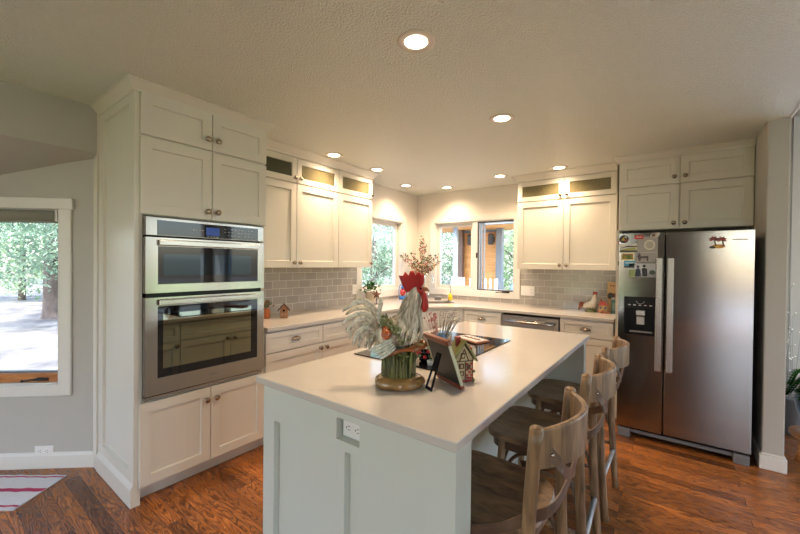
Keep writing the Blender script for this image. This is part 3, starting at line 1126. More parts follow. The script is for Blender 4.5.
card('photo', 'photo print of a green car and pale hills on the freezer door', 'photo', 2.724, 2.845, 1.514, 1.582, (0.55, 0.55, 0.50),
     [((0.05, 0.05, 0.03), rect(0, 0, 1, .25)), ((0.30, 0.34, 0.10), [(.1, .25), (.4, .5), (.9, .6), (.95, .3)]), ((0.03, 0.03, 0.03), [(0, .55), (.5, .8), (1, .75), (1, .62), (.5, .62)])])
card('photo', 'small card with a yellow-green picture inside a cream border on the freezer door', 'photo', 2.735, 2.828, 1.447, 1.512, (0.66, 0.62, 0.42),
     [((0.22, 0.12, 0.04), rect(.1, .14, .9, .86)), ((0.35, 0.36, 0.06), rect(.16, .2, .84, .62)), ((0.08, 0.20, 0.05), disc(.6, .45, .18, .22))])
card('photo', 'small blue lake photo under the green framed card on the freezer door', 'photo', 2.757, 2.830, 1.388, 1.445, (0.05, 0.30, 0.50),
     [((0.03, 0.05, 0.06), rect(0, 0, 1, .3)), ((0.45, 0.60, 0.65), rect(.1, .62, .9, .78))])
card('drawing', 'large grey sheet with a pale round drawing and dark animal on the freezer door', 'drawing', 2.847, 2.984, 1.432, 1.638, (0.30, 0.285, 0.27),
     [((0.55, 0.52, 0.42), disc(.6, .68, .27, .20)), ((0.36, 0.33, 0.28), disc(.6, .68, .2, .14)), ((0.06, 0.05, 0.05), [(.0, .25), (.12, .38), (.2, .24), (.55, .26), (.55, .06), (.48, .06), (.46, .16), (.2, .16), (.16, .06), (.1, .06)]), ((.5, .48, .44), rect(.2, .38, .95, .395))])
card('photo', 'photo of two dark figures standing outdoors, lowest print on the freezer door', 'photo', 2.792, 2.980, 1.315, 1.424, (0.42, 0.46, 0.50),
     [((0.22, 0.28, 0.12), rect(0, 0, .25, .55)), ((0.30, 0.33, 0.36), rect(.25, 0, 1, .3)), ((0.02, 0.03, 0.06), [(.22, .05), (.26, .6), (.34, .65), (.42, .55), (.44, .05)]), ((0.03, 0.03, 0.10), disc(.33, .76, .055, .1)),
      ((0.01, 0.015, 0.02), [(.5, .05), (.46, .62), (.56, .7), (.66, .6), (.66, .05)]), ((0.015, 0.01, 0.01), disc(.55, .82, .06, .1)), ((0.05, 0.08, 0.06), disc(.84, .35, .11, .17))])


def magnet(label, polys, zoff=0.0025):
    mats, mb, cols = [], MB(FR), {}
    for i, (col, poly) in enumerate(polys):
        if col not in cols:
            cols[col] = len(mats)
            mats.append(flat('magnet_paint', col, 0.4))
        mb.m = cols[col]
        n = len(poly)
        z = zoff + i * .0004
        mb.add([(x, y, c) for c in (0.0004, z) for x, y in poly], [tuple(range(n)), tuple(range(n, 2 * n))] + [(k, (k + 1) % n, (k + 1) % n + n, k + n) for k in range(n)])
    return tag(mb.build('magnet', mats, weld=False), label, 'magnet')


def dsc(x, y, r, n=12, sy=1.0):
    return [(x + r * math.cos(2 * PI * i / n), y + r * sy * math.sin(2 * PI * i / n)) for i in range(n)]


magnet('round black, yellow and red magnet at the freezer door top left corner', [((0.02, 0.02, 0.02), dsc(2.754, 1.622, .034)), ((0.55, 0.40, 0.05), [(2.735, 1.612), (2.752, 1.640), (2.760, 1.612)]), ((0.50, 0.04, 0.02), [(2.756, 1.605), (2.778, 1.628), (2.774, 1.604)]), ((0.5, 0.5, 0.5), dsc(2.765, 1.639, .008))], .004)
magnet('red rectangular magnet near the top of the freezer door', [((0.42, 0.03, 0.03), [(2.828, 1.620), (2.888, 1.620), (2.888, 1.652), (2.828, 1.652)]), ((.6, .35, .33), [(2.84, 1.632), (2.876, 1.632), (2.876, 1.640), (2.84, 1.640)])], .004)
magnet('pale and brown bone-shaped magnet above the grey drawing', [((0.45, 0.42, 0.38), dsc(2.962, 1.648, .03, 12, .6)), ((0.10, 0.05, 0.03), dsc(2.954, 1.648, .013)), ((.5, .48, .45), dsc(2.985, 1.658, .012))], .004)
leafp = []
for sx in (-1, 1):
    for cx0 in (3.320, 3.356):
        pass
pal = [((0.45, 0.20, 0.03), dsc(3.342, 1.552, .040, 14, .38)), ((0.65, 0.38, 0.06), dsc(3.335, 1.550, .022, 12, .5)), ((0.02, 0.02, 0.02), dsc(3.31, 1.545, .018, 10, .5))]
for cx0, top in ((3.318, 1.605), (3.362, 1.600)):
    pal.append(((0.12, 0.05, 0.02), [(cx0 + .008, 1.555), (cx0 + .016, 1.555), (cx0 + .004, top), (cx0 - .003, top)]))
    for k in range(6):
        an = R(-30 + k * 48)
        ex, ey = cx0 + .032 * math.cos(an), top + .026 * math.sin(an)
        nx, ny = -math.sin(an) * .007, math.cos(an) * .007
        pal.append(((0.30, 0.025, 0.02) if k % 2 else (0.12, 0.03, 0.02), [(cx0, top), ((cx0 + ex) / 2 + nx, (top + ey) / 2 + ny), (ex, ey), ((cx0 + ex) / 2 - nx, (top + ey) / 2 - ny)]))
magnet('palm trees on an orange island magnet on the refrigerator right door', pal, .003)
for q, (zz, cc, lb) in enumerate(((1.575, (.45, .03, .02), 'small red magnet on the side edge of the freezer door'), (1.405, (.03, .02, .02), 'small dark magnet low on the side edge of the freezer door'))):
    mb = MB(frame((2.721, 0, 0), (0, 1, 0), (-1, 0, 0)))
    mb.box(-1.026, -1.000, zz, zz + .035, 0.0003, 0.007)
    tag(mb.build('magnet', flat('side_magnet', cc, .4), bevel=.002), lb, 'magnet')

# ------------------------------------------------------------------ island
isl = thing('kitchen_island', 'white panelled kitchen island base under the quartz top', 'kitchen island', (2.13, -2.68, 0))
IT = (1.653, 2.617, -3.661, -1.701)
mb = MB()
mb.box(1.715, 2.27, -3.575, -1.79, 0.10, 0.884)
mb.build('carcass', 'island', isl)
MB().box(1.78, 2.26, -3.57, -1.80, 0, 0.10).build('toe_kick', 'island', isl)
FI = frame((0, -3.62, 0), (1, 0, 0), (0, -1, 0))


def multi_panel(fr, a0, a1, b0, b1, t, rec, holes, cuts=(), deep=0.05):
    """flat panel with recessed fields (holes) and through pocket cuts"""
    mb = MB(fr)
    allh = list(holes) + list(cuts)
    ca = sorted({a0, a1} | {x for h in allh for x in h[:2]})
    cz = sorted({b0, b1} | {x for h in allh for x in h[2:]})
    for i in range(len(ca) - 1):
        for j in range(len(cz) - 1):
            ma, mz = (ca[i] + ca[i + 1]) / 2, (cz[j] + cz[j + 1]) / 2
            top = t
            if any(h[0] < ma < h[1] and h[2] < mz < h[3] for h in holes):
                top = t - rec
            if any(h[0] < ma < h[1] and h[2] < mz < h[3] for h in cuts):
                top = t - 0.034
            mb.box(ca[i], ca[i + 1], cz[j], cz[j + 1], -deep, top)
    return mb


OUT = (2.128, 2.240, 0.776, 0.852)
multi_panel(FI, 1.682, 2.605, 0.0, 0.884, 0.020, 0.028, [(1.756, 2.082, 0.125, 0.742), (2.170, 2.503, 0.125, 0.742)], [OUT], 0.078).build('end_panel', 'island', isl)
multi_panel(frame((0, -1.765, 0), (1, 0, 0), (0, 1, 0)), 1.682, 2.605, 0.0, 0.884, 0.020, 0.028, [(1.756, 2.082, 0.125, 0.742), (2.170, 2.503, 0.125, 0.742)]).build('end_panel', 'island', isl)
MB(FI).box(1.680, 2.607, 0, 0.105, 0.020, 0.032).build('base_moulding', 'island', isl, 0.003)
mb = multi_panel(frame((2.27, 0, 0), (0, 1, 0), (1, 0, 0)), -3.57, -1.815, 0.0, 0.884, 0.018, 0.010, [(-3.48, -2.98, .12, .80), (-2.90, -2.46, .12, .80), (-2.38, -1.90, .12, .80)])
mb.build('back_panel', 'island', isl)
FIL = frame((1.715, 0, 0), (0, -1, 0), (-1, 0, 0))
for k, (c0, c1) in enumerate(((1.80, 2.24), (2.24, 3.14), (3.14, 3.57))):
    door(isl, FIL, c0 + .003, c1 - .003, .719, .868, mat='island', name='drawer', pull=(k != 1), st=.04)
    if k == 1:
        door(isl, FIL, c0 + .003, (c0 + c1) / 2 - .002, .106, .710, ((c0 + c1) / 2 - .035, .675), mat='island')
        door(isl, FIL, (c0 + c1) / 2 + .002, c1 - .003, .106, .710, ((c0 + c1) / 2 + .035, .675), mat='island')
    else:
        door(isl, FIL, c0 + .003, c1 - .003, .106, .710, (c0 + .035 if k else c1 - .035, .675), mat='island')
mb = MB().box(IT[0], IT[1], IT[2], IT[3], 0.885, 0.915)
tag(mb.build('island_countertop', 'quartz', None, 0.003), 'white quartz slab on top of the kitchen island', 'countertop')

# cooktop
t = thing('cooktop', 'black glass cooktop set in the island countertop', 'cooktop', (1.99, -2.685, 0.915))
MB().box(1.72, 2.255, -3.13, -2.245, 0.9155, 0.921).build('glass_top', 'black_glass', t, 0.002)
mb = MB()
for cx0, cy0, rr in ((1.86, -2.45, .09), (2.11, -2.45, .075), (1.86, -2.90, .075), (2.11, -2.92, .105), (1.98, -2.68, .06)):
    for r1 in (rr, rr * .6):
        n = 40
        o_ = len(mb.v)
        mb.add([(cx0 + r * math.cos(2 * PI * i / n), cy0 + r * math.sin(2 * PI * i / n), 0.9212) for r in (r1, r1 - .002) for i in range(n)], [(i, (i + 1) % n, (i + 1) % n + n, i + n) for i in range(n)])
mb.build('burner_rings', 'grey_plastic', t)


# ------------------------------------------------------------------ outlets
def outlet(fr, ca, cb, label, vertical=True, kinds='o', size=(0.07, 0.115), c0=0.0):
    t = thing('wall_outlet' if 'o' in kinds else 'light_switch', label, 'outlet' if 'o' in kinds else 'light switch', fr @ Vector((ca, cb - size[1] / 2, c0)))
    MB(fr).box(ca - size[0] / 2, ca + size[0] / 2, cb - size[1] / 2, cb + size[1] / 2, c0 + 0.0005, c0 + 0.006).build('cover_plate', 'plate', t, 0.002)
    k = len(kinds)
    for i, kd in enumerate(kinds):
        x = ca + (i - (k - 1) / 2) * 0.046
        for s in (-1, 1):
            if kd == 'o':
                px, pz = (x, cb + s * .02) if vertical else (ca + s * .022, cb)
                rr = MB(fr)
                rr.box(px - .0155, px + .0155, pz - .0155, pz + .0155, c0 + .006, c0 + .008)
                rc = rr.build('receptacle', 'plate', t, 0.003)
                sm = MB(fr)
                if vertical:
                    sm.box(px - .007, px - .005, pz - .002, pz + .007, c0 + .008, c0 + .0084).box(px + .005, px + .007, pz - .002, pz + .007, c0 + .008, c0 + .0084)
                    sm.box(px - .0022, px + .0022, pz - .010, pz - .006, c0 + .008, c0 + .0084)
                else:
                    sm.box(px - .002, px + .007, pz + .005, pz + .0075, c0 + .008, c0 + .0084).box(px - .002, px + .007, pz - .0075, pz - .005, c0 + .008, c0 + .0084)
                    sm.box(px - .011, px - .006, pz - .0025, pz + .0025, c0 + .008, c0 + .0084)
                sm.build('slots', 'slot', rc)
            elif s > 0:
                MB(fr).box(x - .0165, x + .0165, cb - .033, cb + .033, c0 + .006, c0 + .009).build('rocker', 'plate', t, 0.002)
    return t


outlet(FI, (OUT[0] + OUT[1]) / 2, (OUT[2] + OUT[3]) / 2, 'white duplex outlet recessed in the near end panel of the island', False, 'o', (0.100, 0.066), c0=-0.0138)
outlet(WY, -0.334, 0.160 - 0.045, 'white outlet low on the bay wall under the window', False, 'o', (0.115, 0.07), c0=0.0)
outlet(WL, -1.343, 1.088, 'white outlet on left tile backsplash beside the potted plant', True, 'o', (0.07, 0.115), c0=0.008)
outlet(WB, 1.655, 1.085, 'wide white switch plate on the back tile backsplash beside the window', True, 'sso', (0.165, 0.115), c0=0.008)


# ------------------------------------------------------------------ counter stools
BUL = .080


def curve_x(y, half, bulge):
    return bulge * (1 - min(1, (y / half) ** 2))


def make_stool(label, loc, rotz):
    t = thing('counter_stool', label, 'bar stool', loc, rotz, 'weathered wooden counter stools along the island')
    sm = lambda: local(t)
    # rear posts run from the floor to the rail
    for s in (-1, 1):
        mb = sm()
        mb.tube(sample([(0.02, s * .195, 0), (0.0, s * .195, .28), (-.012, s * .197, .58), (0.0, s * .203, .80), (0.012, s * .207, .945)], 4), [.0195] * 17, 10, 1.0, 1.12, side=(1, 0, 0))
        mb.ball((0.012, s * .207, .945), .0195, .0215, .012, 10)
        mb.build('rear_leg', 'stool', t)
    for s in (-1, 1):
        mb = sm()
        mb.tube([(-.385, s * .205, 0), (-.365, s * .192, .30), (-.345, s * .182, .575)], [.0145, .0165, .018], 10)
        mb.build('front_leg', 'stool', t)
    # top rail: a curved board that bulges to the back
    mb = sm()
    out = []
    for i in range(25):
        y = -.207 + .414 * i / 24
        x = 0.012 + curve_x(y, .207, BUL)
        dx = -2 * y / .207 ** 2 * BUL
        nx, ny = Vector((1, -dx, 0)).normalized().xy
        hh = .945 + .010 * math.cos(PI * y / .414)
        lo = .838 - .006 * math.cos(PI * y / .414)
        th = .0095
        out.append([(x + nx * th, y + ny * th, lo), (x + nx * th, y + ny * th, hh - .004), (x + nx * th * .3, y + ny * th * .3, hh), (x - nx * th * .3, y - ny * th * .3, hh), (x - nx * th, y - ny * th, hh - .004), (x - nx * th, y - ny * th, lo)])
    mb.rings(out, True, False)
    mb.build('top_rail', 'stool', t, 0.002)
    # crossing straps
    for s in (-1, 1):
        mb = sm()
        ctrl = [(-.196, .905, .012), (-.150, .842, .048), (-.10, .797, .052), (0.0, .748, .048), (.09, .716, .040), (.155, .698, .020)]
        pts = [(x + .012, s * y, z) for y, z, x in ctrl] + [(-.02, s * .180, .668), (-.08, s * .204, .632), (-.17, s * .228, .598)]
        pts = sample(pts, 4)
        out = []
        for i, p in enumerate(pts):
            tt = (pts[min(i + 1, len(pts) - 1)] - pts[max(i - 1, 0)]).normalized()
            nn = tt.cross(Vector((0, 0, 1))).normalized()
            if nn.dot(p - Vector((-.2, 0, p.z))) < 0:
                nn = -nn
            b = tt.cross(nn)
            wd = .0165 if i > 0 else .010
            out.append([p + b * wd + nn * .0028, p - b * wd + nn * .0028, p - b * wd - nn * .0028, p + b * wd - nn * .0028])
        mb.rings(out, True, False)
        st = mb.build('cross_strap', 'strap', t, 0.001)
        mb = sm()
        p = Vector(pts[2])
        mb.ball(p + Vector((.003, s * -.002, 0)), .006, .006, .006, 10)
        mb.build('bolt', 'nickel', st)
    # seat
    mb = sm()
    pl = []
    for i in range(40):
        a = 2 * PI * i / 40
        ca, sa = math.cos(a), math.sin(a)
        e = .55
        px = -.222 + (abs(ca) ** e) * (1 if ca > 0 else -1) * .218
        py = (abs(sa) ** e) * (1 if sa > 0 else -1) * (.210 + .025 * (-ca))
        pl.append((px, py))
    inner = lambda k: [(-.222 + (x + .222) * k, y * k) for x, y in pl]
    rg = [[(x, y, .580) for x, y in inner(.97)], [(x, y, .584) for x, y in pl], [(x, y, .602) for x, y in pl], [(x, y, .607) for x, y in inner(.975)], [(x, y, .601) for x, y in inner(.6)], [(x, y, .597) for x, y in inner(.2)]]
    mb.rings(rg, True, False)
    mb.build('seat', 'stool_seat', t, 0)
    # band apron under the seat
    mb = sm()
    a = inner(.90)
    b = inner(.84)
    k = len(a)
    mb.add([(x, y, z) for z in (.535, .5795) for x, y in a] + [(x, y, z) for z in (.535, .5795) for x, y in b],
           [(i, (i + 1) % k, (i + 1) % k + k, i + k) for i in range(k)] + [(2 * k + i, 2 * k + (i + 1) % k, 3 * k + (i + 1) % k, 3 * k + i) for i in range(k)] +
           [(i, (i + 1) % k, 2 * k + (i + 1) % k, 2 * k + i) for i in range(k)] + [(k + i, k + (i + 1) % k, 3 * k + (i + 1) % k, 3 * k + i) for i in range(k)])
    mb.build('seat_band', 'strap', t)
    # arched braces under the seat
    for pts in ([(-.362, -.19, .33), (-.345, -.16, .47), (-.33, -.07, .53), (-.33, .07, .53), (-.345, .16, .47), (-.362, .19, .33)],
                [(-.35, -.187, .36), (-.31, -.175, .48), (-.24, -.165, .53), (-.12, -.165, .53), (-.05, -.18, .48), (-.012, -.192, .36)],
                [(-.35, .187, .36), (-.31, .175, .48), (-.24, .165, .53), (-.12, .165, .53), (-.05, .18, .48), (-.012, .192, .36)]):
        mb = sm()
        mb.tube(sample(pts, 5), .008, 8)
        mb.build('arched_brace', 'strap', t)
    for pts, r_ in (([(0.003, -.195, .23), (0.003, .195, .23)], .0115), ([(-.37, -.197, .20), (-.37, .197, .20)], .012),
                    ([(-.37, -.197, .27), (0.0, -.195, .27)], .0105), ([(-.37, .197, .27), (0.0, .195, .27)], .0105)):
        mb = sm()
        mb.tube(pts, r_, 10)
        mb.build('stretcher', 'stool', t)
    mb = sm()
    mb.tube([(-.376, -.17, .207), (-.376, .17, .207)], .0125, 10)
    mb.build('foot_rail_cover', 'silver_plastic', t)
    mb = sm()
    mb.tube([(.006, -.17, .236), (.006, .17, .236)], .0118, 10)
    mb.build('stretcher_cover', 'silver_plastic', t)
    return t


proto = make_stool('wooden cross-back counter stool nearest the camera at the island', (2.774, -3.305, 0), 0)
for lb, yy, an in (('middle wooden cross-back counter stool of the three at the island', -2.675, R(2)), ('wooden cross-back counter stool at the far end, nearest the refrigerator', -2.065, R(-1))):
    c = copy_tree(proto)
    c.location = (2.784, yy, 0)
    c.rotation_euler = (0, 0, an)
    c['label'] = lb

# ------------------------------------------------------------------ rooster on the island
CREAM = wood_mat('rooster_glaze', (0.22, 0.18, 0.125), (0.78, 0.71, 0.59), (15, 15, 3.2), .25, 4.0, .3)
TAILM = wood_mat('tail_glaze', (0.22, 0.20, 0.145), (0.76, 0.72, 0.61), (14, 14, 14), .25, 4.0, .3)
WINGM = wood_mat('wing_glaze', (0.34, 0.35, 0.29), (0.74, 0.75, 0.67), (14, 14, 14), .25, 4.0, .3)
REDG = flat('comb_glaze', (0.36, 0.018, 0.016), 0.3, vary=0.3, scale=20, spec=.3)
GRASSG = wood_mat('grass_glaze', (0.006, 0.012, 0.003), (0.135, 0.14, 0.04), (26, 26, 3), .12, 4.0, .3)
OCHRE = flat('ochre_glaze', (0.27, 0.145, 0.045), 0.2, vary=0.5, scale=25, coat=0.5)
RUST = flat('rust_glaze', (0.26, 0.075, 0.02), 0.22, vary=0.6, scale=25, coat=0.4)
ORANGE = flat('fruit_glaze', (0.42, 0.09, 0.02), 0.2, vary=0.4, scale=20, coat=0.5)
LEAFG = flat('garland_leaf_glaze', (0.15, 0.17, 0.07), 0.3, vary=0.7, scale=50)
BEAK = flat('beak_glaze', (0.30, 0.12, 0.06), 0.3)
CAMR = R(36.7)
ro = thing('rooster_figurine', 'large cream ceramic rooster with red comb on a green grass pedestal', 'figurine', (2.2085, -3.3755, 0.9155), CAMR)
L = lambda: local(ro)
# pedestal base and grass clump
mb = L()
prof = [(.066, 0), (.096, .003), (.102, .014), (.098, .028), (.080, .040), (.05, .044)]
out = []
for r_, z_ in prof:
    out.append([((r_ + .004 * math.sin(5 * a + 1)) * math.cos(a) - .0, (r_ * .86 + .004 * math.sin(4 * a)) * math.sin(a), z_) for a in [2 * PI * i / 40 for i in range(40)]])
mb.rings(out, True, True)
mb.build('pedestal_base', OCHRE, ro)
mb = L()
mb.lathe([(.050, .03), (.052, .06), (.054, .11), (.05, .145)], (-.002, 0, 0), (0, 0, 1), 24)
for i in range(34):
    a = 2 * PI * i / 34 + random.uniform(-.06, .06)
    r0 = random.uniform(.056, .064)
    hgt = random.uniform(.085, .128)
    tw_ = random.uniform(-.25, .25)
    pts = [(r0 * math.cos(a) - .002, r0 * .9 * math.sin(a), .028), (r0 * 1.02 * math.cos(a + tw_ * .3), r0 * .92 * math.sin(a + tw_ * .3), .03 + hgt * .5), (r0 * 1.02 * math.cos(a + tw_ * .8), r0 * .92 * math.sin(a + tw_ * .8), .03 + hgt * .85), (r0 * 1.16 * math.cos(a + tw_), r0 * 1.05 * math.sin(a + tw_), .03 + hgt)]
    mb.tube(sample(pts, 3), [.0075, .008, .008, .0078, .0075, .007, .006, .0055, .005, .003], 6, 1, .8)
mb.build('grass_pedestal', GRASSG, ro)
# straw nest rim under the body
mb = L()
pts = [(.085 * math.cos(a) + .012, .058 * math.sin(a), .148 + .016 * math.cos(a) + .005 * math.sin(3 * a)) for a in [2 * PI * i / 28 for i in range(28)]]
out = []
for i, p in enumerate(pts):
    a = 2 * PI * i / 28
    d = Vector((math.cos(a), math.sin(a), 0))
    wv = .011 + .004 * math.sin(a * 5)
    out.append([Vector(p) + d * wv * math.cos(b) + Vector((0, 0, 1)) * wv * .9 * math.sin(b) for b in [2 * PI * j / 8 for j in range(8)]])
mb.rings(out, False, True, close=True)
for i in range(40):
    a = random.uniform(0, 2 * PI)
    p = Vector((.088 * math.cos(a) + .012, .06 * math.sin(a), .146 + .016 * math.cos(a)))
    d = Vector((random.uniform(-1, 1), random.uniform(-1, 1), random.uniform(-.4, .3))).normalized()
    mb.tube([p - d * .016, p + d * .018], [.003, .0015], 5)
mb.build('straw_nest', RUST, ro)
# lip of the nest on the right (front of the bird)
mb = L()
mb.rings([[(.078 + .026 * math.cos(b) * k, -.012 + .030 * math.sin(b) * k, .158 + .016 * k * k + zz) for b in [2 * PI * j / 16 for j in range(16)]] for k, zz in ((.2, -.010), (.7, -.006), (1.0, .002), (.85, .006), (.4, 0.0))], True, True)
mb.build('nest_lip', OCHRE, ro)


def oval(c, tx, tz, ru, rv, n=20):
    """ring in a plane perpendicular to direction (tx, tz) in the u-w plane"""
    t_ = Vector((tx, 0, tz)).normalized()
    s_ = Vector((-t_.z, 0, t_.x))
    return [Vector(c) + s_ * ru * math.cos(2 * PI * i / n) + Vector((0, 1, 0)) * rv * math.sin(2 * PI * i / n) for i in range(n)]


mb = L()
spine = [(-.098, .205, .010, .008), (-.085, .205, .030, .026), (-.060, .203, .050, .045), (-.025, .205, .064, .056), (.010, .215, .070, .060), (.032, .245, .060, .054), (.042, .280, .046, .043), (.048, .315, .034, .033), (.053, .345, .026, .026), (.058, .368, .0245, .023), (.066, .384, .020, .019), (.074, .392, .010, .010)]
out = []
for i, (x, z, a, b) in enumerate(spine):
    x0, z0 = spine[max(i - 1, 0)][:2]
    x1, z1 = spine[min(i + 1, len(spine) - 1)][:2]
    out.append(oval((x, 0, z), x1 - x0, z1 - z0, a, b))
mb.rings(out, True, True)
mb.build('body', CREAM, ro, subsurf=1)
# hackle feathers draped over the neck
mb = L()
for i in range(90):
    k = random.random()
    z = .225 + .145 * k
    # interpolate the spine
    for j in range(4, 9):
        if spine[j][1] <= z <= spine[j + 1][1]:
            f = (z - spine[j][1]) / (spine[j + 1][1] - spine[j][1])
            cx0 = spine[j][0] * (1 - f) + spine[j + 1][0] * f
            ra = spine[j][2] * (1 - f) + spine[j + 1][2] * f
            break
    else:
        cx0, ra = .05, .03
    a = random.uniform(0, 2 * PI)
    p0 = Vector((cx0 + ra * .98 * math.cos(a), ra * .95 * math.sin(a), z))
    p1 = p0 + Vector((math.cos(a) * .012 - .010, math.sin(a) * .010, -.030))
    p2 = p0 + Vector((math.cos(a) * .014 - .022, math.sin(a) * .012, -.058))
    mb.tube([p0, p1, p2], [.003, .0055, .0015], 5, 1, 1)
mb.build('hackle_feathers', CREAM, ro)
# comb
mb = L()
outl = [(.026, .362), (.014, .385), (.006, .404), (-.006, .432), (.012, .432), (.021, .448), (.034, .434), (.042, .451), (.055, .452), (.062, .437), (.071, .446), (.082, .447), (.087, .436), (.097, .437), (.099, .415), (.096, .398), (.086, .386), (.062, .376)]
mb2 = mb
n = len(outl)
cx0, cz0 = .052, .405
vs = []
for y, k in ((-.004, .90), (-.010, .78), (.010, .78), (.004, .90)):
    pass
loops = []
for y, k in ((0, 1.0), (.0065, .93), (.009, .7)):
    loops.append([(cx0 - .002 + (x - cx0) * k, y, cz0 + .007 + (z - cz0) * k) for x, z in outl])
full = [[(x, -y, z) for x, y, z in loops[2]], [(x, -y, z) for x, y, z in loops[1]], loops[0], loops[1], loops[2]]
mb.rings(full, True, True)
mb.build('comb', REDG, ro)
mb = L()
mb.ball((.076, 0, .381), .020, .0215, .017, 16)
mb.tube(sample([(.090, -.012, .372), (.099, -.014, .345), (.1, -.014, .318), (.093, -.012, .296)], 4), [.009, .011, .012, .012, .0115, .012, .0125, .013, .0135, .0135, .012, .009, .004], 10, 1, .8)
mb.tube(sample([(.090, .012, .372), (.099, .014, .345), (.099, .014, .322), (.092, .012, .302)], 4), [.009, .011, .012, .012, .0115, .012, .0125, .013, .0135, .0135, .012, .009, .004], 10, 1, .8)
mb.build('wattle', REDG, ro)
mb = L()
mb.tube(sample([(.090, 0, .385), (.106, 0, .384), (.117, 0, .376)], 4), [.011, .0105, .010, .009, .0075, .006, .004, .003, .0012], 10, 1, .8)
mb.build('beak', BEAK, ro)
for s in (-1, 1):
    mb = L()
    mb.ball((.081, s * .0195, .388), .0045, .003, .0045, 10)
    mb.build('eye', 'black', ro)
# tail feathers
tails = [
    [(-.075, .225), (-.085, .285), (-.075, .330), (-.081, .352)],
    [(-.085, .220), (-.100, .290), (-.140, .330), (-.190, .320), (-.232, .292)],
    [(-.088, .220), (-.105, .275), (-.140, .305), (-.185, .300), (-.222, .276)],
    [(-.090, .216), (-.110, .268), (-.150, .290), (-.200, .268), (-.228, .240)],
    [(-.092, .214), (-.115, .255), (-.150, .268), (-.192, .244), (-.214, .205)],
    [(-.092, .212), (-.118, .243), (-.150, .246), (-.186, .218), (-.204, .178)],
    [(-.092, .208), (-.118, .230), (-.146, .228), (-.172, .198), (-.184, .158)],
    [(-.090, .204), (-.112, .216), (-.138, .208), (-.158, .178), (-.164, .145)],
    [(-.088, .200), (-.106, .204), (-.124, .190), (-.136, .164), (-.140, .140)],
    [(-.085, .196), (-.098, .192), (-.112, .176), (-.119, .155), (-.118, .138)],
    [(-.085, .222), (-.094, .280), (-.118, .322), (-.156, .338), (-.200, .322)],
]
for k, pl_ in enumerate(tails):
    yo = ((k % 3) - 1) * .020
    pts = sample([(x, yo * min(1, i * .5), z) for i, (x, z) in enumerate(pl_)], 5)
    n = len(pts)
    mb = L()
    rad = [.010 + .006 * math.sin(PI * min(1, i / (n - 1) * 1.15)) if i < n - 1 else .0015 for i in range(n)]
    rad[-2] = .008
    rad = [r_ * (.62 if k == 0 else .72) for r_ in rad]
    mb.tube(pts, rad, 8, 1.0, .42, side=(0, .25, 1) if False else None)
    mb.build('tail_feather', TAILM, ro)
for s in (-1, 1):
    mb = L()
    for j in range(5):
        x0, z0 = -.030 + j * .004, .196 - j * .0085
        lw_ = .055 + .006 * (4 - j)
        pts = sample([(x0, s * .060, z0), (x0 - lw_ * .4, s * (.070 + .001 * j), z0 - .014), (x0 - lw_ * .8, s * .070, z0 - .030), (x0 - lw_ * 1.15, s * .064, z0 - .046)], 4)
        mb.tube(pts, [.004, .005, .006, .0065, .0065, .0065, .006, .006, .0058, .0055, .0045, .003, .001], 7, 1, .55, side=(0.4, 0, 1))
    mb.build('wing', WINGM, ro)
# garland with fruit on the back
mb = L()
for i in range(190):
    u = random.random()
    base_ = Vector((-.075 + .085 * u, 0, .270 - .10 * (u - .2) ** 2 - (.03 * u)))
    a = random.uniform(-1.0, 1.0)
    p = Vector((base_.x + random.uniform(-.012, .012), math.sin(a) * .066 * (0.8 + .3 * u), base_.z - .06 * (1 - math.cos(a)) - .055 * u * (abs(a)) + random.uniform(-.01, .012)))
    d = Vector((random.uniform(-1, 1), random.uniform(-1, 1), random.uniform(-.6, .8)))
    mb.leaf(p, d, (random.uniform(-1, 1), random.choice((-1, 1)), .4), random.uniform(.016, .028), random.uniform(.009, .014), .3)
    if i % 4 == 0:
        mb.ball(p, .006, .006, .006, 8)
for a_, b_ in (((-.075, -.05, .262), (.02, -.064, .185)), ((-.05, -.045, .265), (.03, -.06, .20))):
    for i in range(26):
        u = i / 25
        p = Vector(a_).lerp(Vector(b_), u) + Vector((random.uniform(-.01, .01), random.uniform(-.006, .004), random.uniform(-.012, .012)))
        mb.ball(p, random.uniform(.005, .009), None, None, 8)
mb.build('leaf_garland', LEAFG, ro)
for c_, rr in (((-.052, -.062, .214), .0195), ((-.055, -.056, .232), .014), ((-.045, .06, .22), .018)):
    mb = L()
    mb.ball(c_, rr, rr, rr * 1.05, 14)
    mb.build('fruit', ORANGE, ro)

# ------------------------------------------------------------------ photo frame on its easel leg
FWOOD = wood_mat('cherry_frame', (0.10, 0.02, 0.009), (0.22, 0.048, 0.02), (3, 3, 3), 0.3)
FSIDE = flat('frame_side', (0.42, 0.42, 0.30), 0.4)
t = thing('framed_photo', 'reddish wood picture frame standing on its black easel leg, back to the camera', 'picture frame', (2.366, -3.240, 0.9155))
wdir = Vector((0.883, -0.470, 0)).normalized()
ndir = Vector((-0.470, -0.883, 0)).normalized()
updir = (ndir * 0.053 - wdir * .022 + Vector((0, 0, 0.178))).normalized()
nrm = wdir.cross(updir)
if nrm.dot(ndir) < 0:
    nrm = -nrm
fm = Matrix((wdir, updir, nrm)).transposed().to_4x4()
fm.translation = Vector((2.366, -3.2405, 0.9225))
w2_, h2_ = .088, .186
mb = MB(fm)
mb.tube([(-w2_ - .006, h2_, 0), (w2_ + .006, h2_, 0)], .0105, 4, square=True)
mb.build('frame_top', FWOOD, t, .003)
mb = MB(fm)
mb.tube([(-w2_ - .004, .006, 0), (w2_ + .004, .006, 0)], .009, 4, square=True)
mb.build('frame_bottom', FWOOD, t, .003)
for s in (-1, 1):
    mb = MB(fm)
    mb.box(s * w2_ - .0035, s * w2_ + .0035, .012, h2_ - .01, -.007, .006)
    mb.build('frame_side', FSIDE, t, .002)
